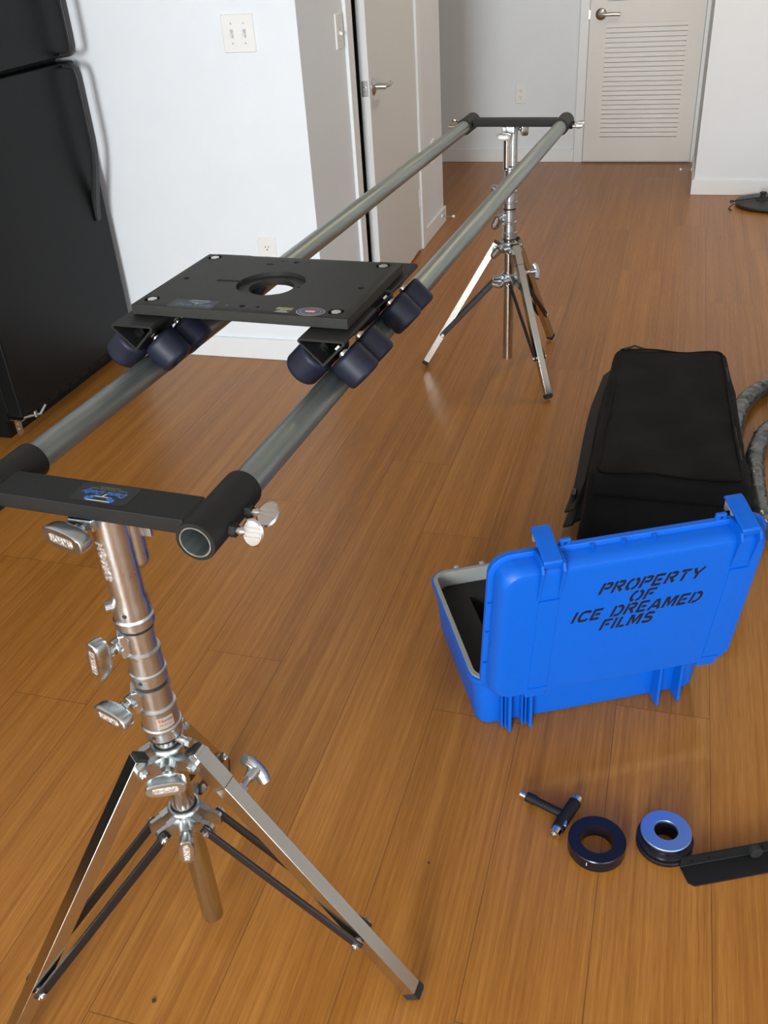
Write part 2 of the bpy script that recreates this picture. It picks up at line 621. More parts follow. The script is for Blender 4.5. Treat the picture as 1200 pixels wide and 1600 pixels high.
# strike plate on the jamb
b = B()
b.box((XW-0.020, DY0+0.0085, 0.90), (0.026, 0.003, 0.058))
struct(b.build('trim_3', 'zinc'))

# louvered door in the far wall
DX0, DX1 = -0.602, 0.094
b = B()
for (x0, x1, z0, z1) in ((-0.665, DX0-0.003, 0, 2.10), (DX1+0.003, XB-0.001, 0, 2.10), (DX0-0.003, DX1+0.003, 2.035, 2.10)):
    b.box(((x0+x1)/2, YF-0.010, (z0+z1)/2), (x1-x0, 0.020, z1-z0), bev=0.003, seg=1)
struct(b.build('trim_2', 'trim'))
d2 = B()
yd = -0.010
LZ0, LZ1, LX0, LX1 = 0.163, 0.838, -0.497, -0.003
UZ0, UZ1 = 0.962, 1.90
for (x0, x1, z0, z1) in ((DX0, LX0, 0.012, 2.03), (LX1, DX1, 0.012, 2.03), (LX0, LX1, 0.012, LZ0), (LX0, LX1, LZ1, UZ0), (LX0, LX1, UZ1, 2.03)):
    d2.box(((x0+x1)/2, yd, (z0+z1)/2), (x1-x0, 0.016, z1-z0))
for (z0, z1) in ((LZ0, LZ1), (UZ0, UZ1)):
    pit = 0.0270
    n = int((z1-z0)/pit)
    pit = (z1-z0)/n
    for k in range(n):
        z = z0+k*pit
        # tilted slat with a shadow gap below
        d2._add([(LX0, yd-0.0078, z+0.0038), (LX1, yd-0.0078, z+0.0038), (LX1, yd-0.0045, z+pit), (LX0, yd-0.0045, z+pit),
                 (LX0, yd+0.0060, z+0.0038), (LX1, yd+0.0060, z+0.0038), (LX1, yd+0.0060, z+pit), (LX0, yd+0.0060, z+pit)],
                [(0, 1, 2, 3), (4, 7, 6, 5), (0, 4, 5, 1), (3, 2, 6, 7)])
d2 = d2.build('door_2', 'louver', loc=(0, YF-0.012, 0), flat=True)
d2['kind'] = 'structure'
b = B()
hx, hz = -0.534, 0.892
b.lathe([(0, 0), (0.034, 0), (0.034, 0.004), (0.026, 0.010), (0.012, 0.013), (0.011, 0.045), (0, 0.047)], frame((hx, yd-0.008, hz), (0, -1, 0)), 28)
b.tube([(hx-0.006, yd-0.050, hz), (hx+0.02, yd-0.056, hz), (hx+0.07, yd-0.055, hz), (hx+0.118, yd-0.050, hz-0.002)], 0.0110, 12, flat=(1, 0.8))
b.build('door_handle', 'nickel', d2)['label'] = 'satin nickel lever handle'
b = B()
b.box((DX0-0.004, yd-0.009, hz), (0.010, 0.004, 0.05))
b.build('latch', 'nickel', d2)

# ------------------------------------------------------------------ wall plates


def plate_thing(name, label, cat, T, wd, ht, kind, group=None):
    """T: local x right, y up, z out of the wall"""
    loc = T.translation.copy()
    o = thing(name, label, cat, loc)
    R_ = T.to_3x3().to_4x4()
    b = B()
    b.T = R_
    t = 0.0055
    b.loft([rrect(wd, ht, 0.004, 0, 3), rrect(wd, ht, 0.004, 0.002, 3), rrect(wd-0.005, ht-0.005, 0.003, t, 3)], cap0=False)
    b.build('cover_plate', 'plastic', o)
    if kind == 'outlet':
        for s in (1, -1):
            b = B()
            b.T = R_
            cy = s*0.0195
            pts = []
            for i in range(28):
                a = 2*PI*i/28
                pts.append((0.0172*math.cos(a), max(-0.0135, min(0.0135, 0.0172*math.sin(a)))+cy))
            b.prism(pts, 0.0018, z0=t-0.0004)
            b.mi = 1
            b.box((-0.0063, cy+0.003, t+0.0014), (0.0022, 0.0085, 0.0006))
            b.box((0.0063, cy+0.003, t+0.0014), (0.0022, 0.0070, 0.0006))
            b.cyl((0, cy-0.0075, t+0.0010), (0, cy-0.0075, t+0.0018), 0.0026, seg=12)
            b.build('socket', ['plastic', 'slot'], o)
        b = B()
        b.T = R_
        b.cyl((0, 0, t-0.0004), (0, 0, t+0.001), 0.003, seg=12)
        b.build('screw', 'plastic', o)
    else:
        xs = (-0.023, 0.023) if kind == 'double' else (0,)
        for x in xs:
            b = B()
            b.T = R_
            b.box((x, 0, t+0.0002), (0.0105, 0.0245, 0.0008))
            b.mi = 1
            b._add([(x-0.004, -0.010, t), (x+0.004, -0.010, t), (x+0.004, 0.002, t), (x-0.004, 0.002, t),
                    (x-0.0035, -0.0125, t+0.010), (x+0.0035, -0.0125, t+0.010), (x+0.0035, -0.005, t+0.012), (x-0.0035, -0.005, t+0.012)],
                   [(4, 5, 6, 7), (0, 1, 5, 4), (1, 2, 6, 5), (2, 3, 7, 6), (3, 0, 4, 7)])
            b.build('toggle', ['sgrey', 'plastic'], o)
            for sy in (-0.030, 0.030):
                b = B()
                b.T = R_
                b.cyl((x, sy, t-0.0006), (x, sy, t+0.0007), 0.0030, seg=12)
                b.build('screw', 'sgrey', o)
    return o


Tw1 = axes((-1.440, YW, 1.171), (1, 0, 0), (0, 0, 1))
plate_thing('light_switch', 'white double toggle switch plate on the wall beside the fridge', 'light switch', Tw1, 0.117, 0.116, 'double')
plate_thing('wall_outlet', 'white outlet low on the bright wall above the black dolly plate', 'outlet',
            axes((-1.435, YW, 0.433), (1, 0, 0), (0, 0, 1)), 0.074, 0.116, 'outlet')
plate_thing('light_switch', 'white single toggle switch on the shaded wall beside the ajar door', 'light switch',
            axes((XW, 3.572, 1.128), (0, 1, 0), (0, 0, 1)), 0.072, 0.118, 'single')
plate_thing('wall_outlet', 'white outlet seen edge-on, low on the wall strip beyond the ajar door', 'outlet',
            axes((XW, 4.945, 0.425), (0, 1, 0), (0, 0, 1)), 0.072, 0.118, 'outlet')
plate_thing('wall_outlet', 'white outlet on the far wall left of the louvered door', 'outlet',
            axes((-1.034, YF, 0.434), (1, 0, 0), (0, 0, 1)), 0.072, 0.118, 'outlet')


def door_stop(label, loc, sx):
    o = thing('door_stop', label, 'door stop', loc)
    b = B()
    b.lathe([(0, 0), (0.011, 0), (0.011, 0.003), (0.006, 0.005), (0.005, 0.008), (0, 0.008)], frame((0, 0, 0), (sx, 0, 0)), 16)
    b.build('mount', 'trim', o)
    b = B()
    n = 90
    pts = [(sx*(0.006+0.056*i/n), 0.0045*math.cos(i*0.9), 0.0045*math.sin(i*0.9)) for i in range(n+1)]
    b.tube(pts, 0.0013, 5)
    b.build('spring', 'nickel', o)
    b = B()
    b.cyl((sx*0.060, 0, 0), (sx*0.073, 0, 0), 0.0075, seg=14, bev=0.001)
    b.build('tip', 'trim', o)


door_stop('spring door stop on the baseboard past the ajar door', (XW+0.013, 5.07, 0.055), 1)
door_stop('spring door stop on the short wall by the louvered door', (XB-0.013, 6.18, 0.060), -1)

# ------------------------------------------------------------------ refrigerator (front faces +x)
fr = thing('refrigerator', 'black top-freezer refrigerator standing against the white wall at left', 'refrigerator', (-2.063, 2.80, 0))
FY0, FY1 = -0.45, 0.322     # local y
b = B()
b.box((-0.40, (FY0+FY1)/2, 0.87), (0.66, FY1-FY0-0.01, 1.61), bev=0.006)
b.box((-0.115, (FY0+FY1)/2, 0.045), (0.06, FY1-FY0-0.02, 0.090))
b.build('cabinet', 'fridge', fr)
b = B()
for k in range(9):
    b.box((-0.086, FY0+0.08+k*0.07, 0.045), (0.006, 0.055, 0.05))
b.build('kick_grille', 'gasket', fr)


def fdoor(name, z0, z1):
    b = B()
    prof = [(0, 0.0), (-0.0, FY0)]
    b.box((-0.032, (FY0+FY1)/2, (z0+z1)/2), (0.062, FY1-FY0, z1-z0), bev=0.009, seg=3)
    o = b.build(name, 'fridge', fr)
    g = B()
    g.box((-0.066, (FY0+FY1)/2, (z0+z1)/2), (0.010, FY1-FY0-0.02, z1-z0-0.02))
    g.build('gasket', 'gasket', o)
    return o


GAP = 1.120
dlo = fdoor('fridge_door', 0.088, GAP-0.008)
dhi = fdoor('freezer_door', GAP+0.008, 1.68)


def fhandle(pts, parent):
    b = B()
    # ribbon: width along y, thickness normal
    n = len(pts)
    loops = []
    for i, (x, y, z, wd, t) in enumerate(pts):
        x0, y0, z0, _, _ = pts[max(0, i-1)]
        x1, y1, z1, _, _ = pts[min(n-1, i+1)]
        tx, tz = x1-x0, z1-z0
        l = math.hypot(tx, tz) or 1
        nx, nz = tz/l, -tx/l
        loops.append([(x+nx*t/2*s+0, y+wd/2*q, z+nz*t/2*s) for s, q in ((1, -1), (1, 1), (-1, 1), (-1, -1))])
    b.loft(loops)
    o = b.build('handle', 'fridge_h', parent, angle=50)
    md = o.modifiers.new('bev', 'BEVEL')
    md.width = 0.004
    md.segments = 2
    return o


hy = 0.247
top = GAP-0.016
fhandle([(0.002, hy, top, .030, .016), (0.035, hy, top-0.003, .030, .016), (0.047, hy, top-0.012, .030, .016), (0.051, hy, top-0.030, .030, .016)] +
        [(0.052, hy, top-0.06-0.035*k, .030, .016) for k in range(6)] +
        [(0.049, hy, top-0.285, .030, .016), (0.040, hy, top-0.335, .030, .017), (0.026, hy, top-0.39, .032, .020), (0.012, hy, top-0.445, .032, .020), (0.006, hy, top-0.495, .032, .012), (0.004, hy, top-0.53, .032, .008)], dlo)
bot = GAP+0.016
fhandle([(0.002, hy, bot, .030, .016), (0.035, hy, bot+0.003, .030, .016), (0.047, hy, bot+0.012, .030, .016), (0.051, hy, bot+0.030, .030, .016)] +
        [(0.052, hy, bot+0.06+0.04*k, .030, .016) for k in range(5)] +
        [(0.047, hy, bot+0.27, .030, .016), (0.030, hy, bot+0.33, .031, .018), (0.010, hy, bot+0.40, .032, .014), (0.004, hy, bot+0.44, .032, .008)], dhi)
b = B()   # bottom hinge bracket with its pin arm, bare metal
b.box((-0.030, FY0+0.002, 0.056), (0.003, 0.030, 0.062))
b.box((-0.026, FY0+0.006, 0.084), (0.050, 0.030, 0.004))
b.tube([(-0.010, FY0+0.012, 0.086), (0.006, FY0+0.045, 0.080), (0.016, FY0+0.070, 0.074), (0.014, FY0+0.110, 0.090)], 0.0050, 8)
b.cyl((0.010, FY0+0.055, 0.072), (0.010, FY0+0.055, 0.094), 0.007, seg=12)
b.cyl((-0.0290, FY0+0.002, 0.046), (-0.0255, FY0+0.002, 0.046), 0.005, seg=10)
b.cyl((-0.0290, FY0+0.002, 0.066), (-0.0255, FY0+0.002, 0.066), 0.005, seg=10)
b.build('bottom_hinge', 'zinc', fr)

# dark kitchen base cabinets beyond the frame at left; the near stand's chromed legs mirror them
kc = thing('kitchen_cabinet', 'dark kitchen base cabinet along the left wall before the refrigerator', 'cabinet', (-2.60, 0.75, 0))
b = B()
b.box((0, 0, 0.49), (0.58, 3.0, 0.78))
b.box((-0.04, 0, 0.05), (0.50, 2.96, 0.10))
b.build('body', 'gasket', kc)
for k in range(5):
    b = B()
    b.box((0.30, -1.2+k*0.6, 0.49), (0.018, 0.592, 0.77), bev=0.002, seg=1)
    dd_ = b.build('cabinet_door', 'fridge', kc)
    b = B()
    b.tube([(0.309, -1.0+k*0.6, 0.62), (0.335, -1.0+k*0.6, 0.63), (0.335, -1.0+k*0.6, 0.77), (0.309, -1.0+k*0.6, 0.78)], 0.005, 8)
    b.build('handle', 'nickel', dd_)
b = B()
b.box((0.01, 0, 0.90), (0.63, 3.02, 0.035), bev=0.003)
b.build('worktop', 'steel', kc)

# ------------------------------------------------------------------ track frame: local x across, y along the rails
AO = Vector((-0.6185, 0.817, 0))
AR = -math.radians(2.85)
RZ = 0.868
UM = -0.0185
UR, UL = UM+0.1585, UM-0.1585
V0, V1 = -0.053, 2.470


def conduit(label, u):
    b = B()
    T = frame((0, 0, 0), (0, 1, 0))
    Lr = V1-V0
    b.lathe([(0.0205, 0), (0.0205, Lr), (0.0185, Lr), (0.0185, 0)], T, 40, closed=True)
    o = b.build('steel_pipe', 'conduit')
    Rz = Matrix.Rotation(AR, 4, 'Z')
    o.location = AO + Rz @ Vector((u, V0+0.001, RZ))
    o.rotation_euler.z = AR
    tag(o, label, 'pipe', 'steel track pipes')
    return o


conduit('left galvanised steel track pipe, farther from the blue case', UL)
conduit('right galvanised steel track pipe, its open end showing over the near stand', UR)


def thumb_screw(parent, u, v, z, sx, roll, th_tilt=0.0):
    """nut against the sleeve, shaft and flat round thumb disc"""
    b = B()
    b.hexa((0, 0, 0), (1, 0, 0), 0.0090, 0.0085)
    n_ = b.build('nut', 'coat')
    s = B()
    s.cyl((0.006, 0, 0), (0.016, 0, 0), 0.0046, seg=12)
    s.cyl((0.014, 0, 0), (0.019, 0, 0), 0.0058, 0.0036, seg=12)
    R_ = Matrix.Rotation(roll, 4, 'X')
    s.T = R_
    # thumb disc, thin along local z, with a rib
    s.lathe([(0, -0.0024), (0.0135, -0.0020), (0.0155, 0), (0.0135, 0.0020), (0, 0.0024)], Matrix.Translation((0.0285, 0, 0)) @ Matrix.Diagonal((0.9, 1.15, 1, 1)), 24)
    for q in (-0.006, 0.0, 0.006):
        s.box((0.0285, q, 0.0022), (0.020, 0.0022, 0.0012))
        s.box((0.0285, q, -0.0022), (0.020, 0.0022, 0.0012))
    so = s.build('thumb_screw', 'zinc', parent)
    so.location = (u, v, z)
    if sx < 0:
        so.rotation_euler.z = PI
    n_.parent = so
    return so


def end_bracket(label, vs0, vs1, vb, sticker, screws):
    o = thing('track_end_bracket', label, 'track bracket', AO, AR, 'black track end brackets')
    b = B()
    zc = 0.8745
    b.box((UM, vb, zc), (UR-UL-0.044, 0.054, 0.021), bev=0.0018)
    b.build('crossbar', 'coat', o)
    for u in (UL, UR):
        b = B()
        Ls = vs1-vs0
        b.lathe([(0.0250, 0.0008), (0.0255, 0.002), (0.0255, Ls-0.002), (0.0250, Ls), (0.0212, Ls), (0.0212, 0.0008)], frame((u, vs0, RZ), (0, 1, 0)), 44, closed=True)
        # weld bead towards the crossbar
        s = 1 if u < UM else -1
        b.box((u+s*0.0235, vb, zc), (0.010, 0.050, 0.020), bev=0.003)
        b.build('pipe_sleeve', 'coat', o)
    for (u, v, sx, roll) in screws:
        thumb_screw(o, u, v, RZ-0.004, sx, roll)
    if sticker:
        st = B()
        zt = zc+0.0107
        cx, cy = UM+0.012, vb+0.003
        st.loft([rrect(0.082, 0.042, 0.008, zt, 4, cx, cy), rrect(0.082, 0.042, 0.008, zt+0.0002, 4, cx, cy)], cap0=False)
        # read from the far side: turned by 180 degrees
        Ts = Matrix.Translation((cx, cy, zt+0.0002)) @ Matrix.Rotation(PI, 4, 'Z')
        st.mi = 1
        add_text(st, 'Dana Dolly', 0.0128, Ts @ Matrix.Translation((0, 0.000, 0)), extrude=0.0001, shear=0.35, bold=0.0003, space=1.05)
        st.mi = 2
        add_text(st, 'Portable Camera Dolly System', 0.0042, Ts @ Matrix.Translation((0, -0.0085, 0)), extrude=0.0001)
        add_text(st, 'www.danadolly.com', 0.0036, Ts @ Matrix.Translation((0, -0.0125, 0)), extrude=0.0001)
        logo(st, Ts @ Matrix.Translation((0.0, 0.0125, 0)), 1.0, 1, 3)
        st.build('maker_sticker', ['stk', 'sblue', 'sdim', 'swhite'], o)['label'] = 'dark sticker with blue lettering and a small trolley emblem'
    return o


def logo(b, T, s, mi_blue, mi_white):
    """little trolley: two pairs of blue wheels, white deck and bar with a mast"""
    b.mi = mi_white
    def bar(x0, y0, x1, y1, w_):
        d = Vector((x1-x0, y1-y0, 0))
        n = Vector((-d.y, d.x, 0)).normalized()*w_/2
        p0, p1 = Vector((x0, y0, 0.0001)), Vector((x1, y1, 0.0001))
        b._add([(p0-n)*s, (p1-n)*s, (p1+n)*s, (p0+n)*s, (p0-n)*s+Vector((0, 0, .0002)), (p1-n)*s+Vector((0, 0, .0002)), (p1+n)*s+Vector((0, 0, .0002)), (p0+n)*s+Vector((0, 0, .0002))],
               [(4, 5, 6, 7), (0, 1, 5, 4), (1, 2, 6, 5), (2, 3, 7, 6), (3, 0, 4, 7)], T)
    bar(-0.017, 0.0045, 0.017, 0.0045, 0.0015)
    bar(-0.011, -0.0045, 0.011, -0.0045, 0.0012)
    bar(0.0, -0.0045, -0.003, -0.0105, 0.0018)
    b.mi = mi_blue
    for x, y in ((-0.0175, 0.001), (-0.0125, -0.002), (0.0175, 0.001), (0.0125, -0.002)):
        b.cyl_T = None
        b.lathe([(0, 0.0004), (0.0036*s, 0.0004), (0.0036*s, 0.0001), (0, 0.0001)], T @ Matrix.Translation((x*s, y*s, 0)), 12)


end_bracket('black crossbar bracket on the near stand, with a blue-lettered sticker', -0.052, 0.072, -0.009, True,
            [(UR+0.0250, -0.012, 1, 1.30), (UR+0.0250, 0.029, 1, 0.55), (UL-0.0250, -0.012, -1, 0.4), (UL-0.0250, 0.029, -1, 1.0)])
end_bracket('plain black crossbar bracket on the far stand', 2.350, 2.471, 2.404, False,
            [(UR+0.0250, 2.392, 1, 0.15), (UR+0.0250, 2.432, 1, 0.35), (UL-0.0250, 2.392, -1, 0.4), (UL-0.0250, 2.432, -1, 1.0)])

# ------------------------------------------------------------------ dolly
dol = thing('camera_dolly', 'black flat dolly platform riding on skate wheels along the two steel pipes', 'camera dolly', AO, AR)
PZ0, PZ1 = 0.954, 0.970
PU0, PU1, PV0, PV1 = -0.199, 0.167, 0.389, 0.650
b = B()
b.box(((PU0+PU1)/2, (PV0+PV1)/2, (PZ0+PZ1)/2), (PU1-PU0, PV1-PV0, PZ1-PZ0), bev=0.0012, seg=2)
pl = b.build('platform', 'plate', dol)
hc = (-0.016, 0.520)
cts = []


def cutter(fn):
    c = B()
    fn(c)
    o = c.build('c', 'plate')
    o.parent = dol
    cts.append(o)


cutter(lambda c: c.cyl((hc[0], hc[1], PZ1-0.0070), (hc[0], hc[1], PZ1+0.01), 0.057, seg=72))
cutter(lambda c: c.cyl((hc[0], hc[1], PZ0-0.01), (hc[0], hc[1], PZ1+0.01), 0.0375, seg=64))
cutter(lambda c: c.box((-0.090, 0.520, PZ1), (0.050, 0.0085, 0.012), bev=0.0035))
bolts = [(-0.178, 0.419), (0.139, 0.416), (-0.178, 0.632), (0.139, 0.632)]
for (u, v) in bolts:
    cutter(lambda c: c.cyl((u, v, PZ1-0.007), (u, v, PZ1+0.01), 0.0125, seg=28))
for (u, v) in [(-0.172, 0.520), (-0.015, 0.414), (-0.017, 0.627), (0.140, 0.521)]:
    cutter(lambda c: c.cyl((u, v, PZ0-0.01), (u, v, PZ1+0.01), 0.0052, seg=20))
for (u, v) in [(-0.042, 0.415), (0.011, 0.414), (-0.043, 0.627), (0.010, 0.629), (-0.048, 0.483), (-0.009, 0.566), (0.030, 0.527)]:
    cutter(lambda c: c.cyl((u, v, PZ0-0.01), (u, v, PZ1+0.01), 0.0030, seg=14))
cutter(lambda c: c.box((-0.060, 0.611, PZ1), (0.013, 0.005, 0.006)))
cut(pl, cts)
for (u, v) in bolts:
    b = B()
    b.cyl((u, v, PZ1-0.0068), (u, v, PZ1-0.0055), 0.0105, seg=24)
    b.hexa((u, v, PZ1-0.0056), (0, 0, 1), 0.0088, 0.0060)
    b.build('bolt', 'zinc', dol)
for (u, v) in [(-0.042, 0.415), (-0.043, 0.627), (0.010, 0.629)]:
    b = B()
    b.cyl((u, v, PZ1-0.003), (u, v, PZ1-0.0008), 0.0024, seg=12)
    b.build('set_screw', 'zinc', dol)


def decals():
    zt = PZ1
    # left: maker lettering and trolley emblem
    b = B()
    b.loft([rrect(0.078, 0.034, 0.004, zt, 3, -0.098, 0.409), rrect(0.078, 0.034, 0.004, zt+0.0002, 3, -0.098, 0.409)], cap0=False)
    b.mi = 1
    Ts = Matrix.Translation((-0.096, 0.405, zt+0.0002))
    add_text(b, 'Dana Dolly', 0.0132, Ts, extrude=0.0001, shear=0.35, bold=0.0003, space=1.05)
    logo(b, Ts @ Matrix.Translation((0.004, 0.0135, 0)), 0.95, 1, 2)
    b.build('maker_sticker', ['stk', 'sblued', 'sgrey'], dol)['label'] = 'dark sticker with faded blue lettering'
    # small yellow and white label
    b = B()
    b.box((0.0560, 0.4145, zt+0.0001), (0.026, 0.0085, 0.0002))
    b.mi = 1
    b.box((0.0565, 0.404, zt+0.0001), (0.027, 0.013, 0.0001))
    b.mi = 2
    for k, wd in enumerate((0.010, 0.016, 0.020)):
        b.box((0.0565, 0.4075-k*0.0035, zt+0.0003), (wd, 0.0010, 0.0002))
    b.mi = 3
    add_text(b, 'PATENTED', 0.0052, Matrix.Translation((0.056, 0.4145, zt+0.0003)), extrude=0.0001)
    b.build('yellow_label', ['syel', 'stk', 'sgrey', 'snavy'], dol)['label'] = 'tiny yellow-topped label'
    # oval badge with a red and white map
    b = B()
    cx, cy = 0.1005, 0.4095
    def ell(rx, ry, z, n=40):
        return [(cx+rx*math.cos(2*PI*i/n), cy+ry*math.sin(2*PI*i/n), z) for i in range(n)]
    for i, (rx, ry, mi) in enumerate(((0.0225, 0.0170, 0), (0.0215, 0.0160, 1), (0.0165, 0.0118, 0), (0.0158, 0.0111, 1))):
        b.mi = mi
        z = zt+0.0001+0.00008*i
        b.loft([ell(rx, ry, zt), ell(rx, ry, z)], cap0=False)
    zz = zt+0.00045
    # map outline, striped
    mp = [(-.0095, .004), (-.0085, .0062), (-.003, .0068), (.004, .0062), (.0065, .0045), (.0085, .0062), (.0110, .0058), (.0100, .003), (.0085, .0005),
          (.0070, -.003), (.0078, -.0066), (.0062, -.0062), (.005, -.0038), (.002, -.0040), (0.0, -.0066), (-.002, -.0042), (-.006, -.0030), (-.0090, -.001)]
    b.mi = 2
    b.prism([(cx+x, cy+y) for x, y in mp], 0.0001, z0=zz)
    b.mi = 3
    for k in range(4):
        y = -0.0022+k*0.0011
        b.box((cx-0.0005, cy+y, zz+0.0002), (0.0150, 0.0008, 0.0001))
    b.mi = 1
    b.box((cx-0.0065, cy+0.0042, zz+0.00025), (0.0055, 0.0035, 0.0001))
    b.build('oval_badge', ['sgrey', 'snavy', 'sred', 'swhite'], dol)['label'] = 'oval badge with a red and white striped map'


decals()

WR, WW = 0.0290, 0.047
AP = 0.0435         # apex above the pipe axis


def wheel_mesh():
    b = B()
    h = WW/2
    b.lathe([(0.0165, h-0.004), (0.0185, h-0.0005), (0.0240, h), (0.0270, h-0.0018), (WR-0.0003, h-0.0050), (WR, h-0.0075), (WR, -h+0.0075), (WR-0.0003, -h+0.0050), (0.0270, -h+0.0018), (0.0240, -h), (0.0185, -h+0.0005), (0.0165, -h+0.004)], None, 48, closed=True)
    b.mi = 1
    b.lathe([(0.0168, h-0.004), (0.0168, -h+0.004), (0.0110, -h+0.006), (0.0110, h-0.006)], None, 32, closed=True)
    for k in range(6):
        a = k*PI/3
        b.box((0.0140*math.cos(a), 0.0140*math.sin(a), h-0.006), (0.006, 0.0025, 0.005), T=None)
    b.mi = 2
    b.lathe([(0.0110, h-0.006), (0.0110, h-0.010), (0.0, h-0.010), (0, h-0.0065), (0.0095, h-0.0065)], None, 24)
    b.lathe([(0.0110, -h+0.006), (0.0110, -h+0.010), (0.0, -h+0.010), (0, -h+0.0065), (0.0095, -h+0.0065)], None, 24)
    return b


wm = wheel_mesh().build('wheel', ['wheel', 'wheelc', 'zinc'])
first = True
for (u, tag_) in ((UL, 'left'), (UR, 'right')):
    for (v0, v1) in ((0.348, 0.486), (0.566, 0.702)):
        vc = (v0+v1)/2
        b = B()
        hw = 0.0365
        zt = 0.9528
        wl = 0.0042
        outer = [(-hw+0.002, zt), (hw-0.002, zt), (hw+0.0005, zt-0.003), (hw, RZ+AP+hw-0.001), (0, RZ+AP-0.001), (-hw, RZ+AP+hw-0.001), (-hw-0.0005, zt-0.003)]
        k = 0.0034
        inner = [(-hw+k*1.3, zt-k), (hw-k*1.3, zt-k), (hw-k, zt-k*1.6), (hw-k*1.1, RZ+AP+hw-0.001), (0, RZ+AP+k*1.25), (-hw+k*1.1, RZ+AP+hw-0.001), (-hw+k, zt-k*1.6)]
        loopo0 = [(u+x, v0, z) for x, z in outer]
        loopo1 = [(u+x, v1, z) for x, z in outer]
        loopi0 = [(u+x, v0, z) for x, z in inner]
        loopi1 = [(u+x, v1, z) for x, z in inner]
        b.loft([loopi0, loopo0, loopo1, loopi1, loopi0], cap0=False, cap1=False)
        b.cyl((u, vc, zt-0.001), (u, vc, PZ0+0.0002), 0.022, seg=28)
        tr = b.build('wheel_truck', 'coat', dol, angle=30)
        # kingpin nut inside
        b = B()
        b.hexa((u, vc, zt-0.004), (0, 0, -1), 0.009, 0.008)
        b.build('king_nut', 'zinc', tr)
        for s in (1, -1):
            ax = Vector((s, 0, -1)).normalized()      # outward along axle
            rad = Vector((s, 0, 1)).normalized()
            for dv in (-0.035, 0.035):
                if first:
                    wo = wm
                    first = False
                else:
                    wo = wm.copy()
                    COL.objects.link(wo)
                wo.parent = tr
                c = Vector((u, vc+dv, RZ)) + rad*(0.0205+WR+0.0003) + ax*(0.0020)
                wo.matrix_local = frame(c, ax, random.random())
                b = B()
                face = c - ax*(WW/2+0.0015)
                b.cyl(face-ax*0.003, face+ax*0.012, 0.0060, seg=14)
                b.cyl(face-ax*0.0015, face+ax*0.0015, 0.0085, seg=16)
                b.hexa(face-ax*0.0135, ax, 0.0075, 0.008)
                b.hexa(c+ax*(WW/2-0.010), ax, 0.0070, 0.006)
                b.build('axle_bolt', 'zinc', tr)

# ------------------------------------------------------------------ stands


def knob(parent, p, az, roll, length, wl=0.068, wh=0.029, name='wing_knob'):
    """wing knob: threaded shaft from p outward at azimuth az (deg), oval wing head"""
    a = math.radians(az)
    d = Vector((math.cos(a), math.sin(a), 0))
    side = Vector((-math.sin(a), math.cos(a), 0))
    upv = Vector((0, 0, 1))
    x = side*math.cos(roll)+upv*math.sin(roll)
    T = axes(Vector(p), x, d.cross(x))    # z = x cross y -> along d
    if T.to_3x3().col[2].dot(d) < 0:
        T = axes(Vector(p), x, -d.cross(x))
    b = B()
    b.lathe([(0, 0), (0.0048, 0), (0.0048, length), (0.0085, length), (0.0080, length+0.012), (0, length+0.012)], T, 16)
    def oval(w_, h_, z, n=32):
        pts = []
        for i in range(n):
            t = 2*PI*i/n
            c, s = math.cos(t), math.sin(t)
            e = 0.72
            pts.append((w_/2*abs(c)**e*(1 if c > 0 else -1), h_/2*abs(s)**e*(1 if s > 0 else -1), z))
        return pts
    z0 = length+0.005
    b.loft([oval(wl*0.50, wh*0.60, z0), oval(wl*0.90, wh*0.84, z0+0.004), oval(wl*0.97, wh*0.95, z0+0.009), oval(wl, wh, z0+0.019), oval(wl*0.99, wh*0.97, z0+0.0225), oval(wl*0.94, wh*0.88, z0+0.024)], T=T)
    o = b.build(name, 'cast', parent, angle=40)
    e = B()
    zf = z0+0.0239
    # recessed pill frame + raised letters
    e.loft([rrect(wl*0.62, wh*0.42, wh*0.205, zf, 5), rrect(wl*0.62, wh*0.42, wh*0.205, zf+0.0003, 5)], cap0=False, T=T)
    add_text(e, 'NORMS', wh*0.40, T @ Matrix.Translation((0, 0, zf+0.0003)), extrude=0.0007, bold=0.0002, space=1.05)
    e.build('knob_lettering', 'castr', o)
    return o


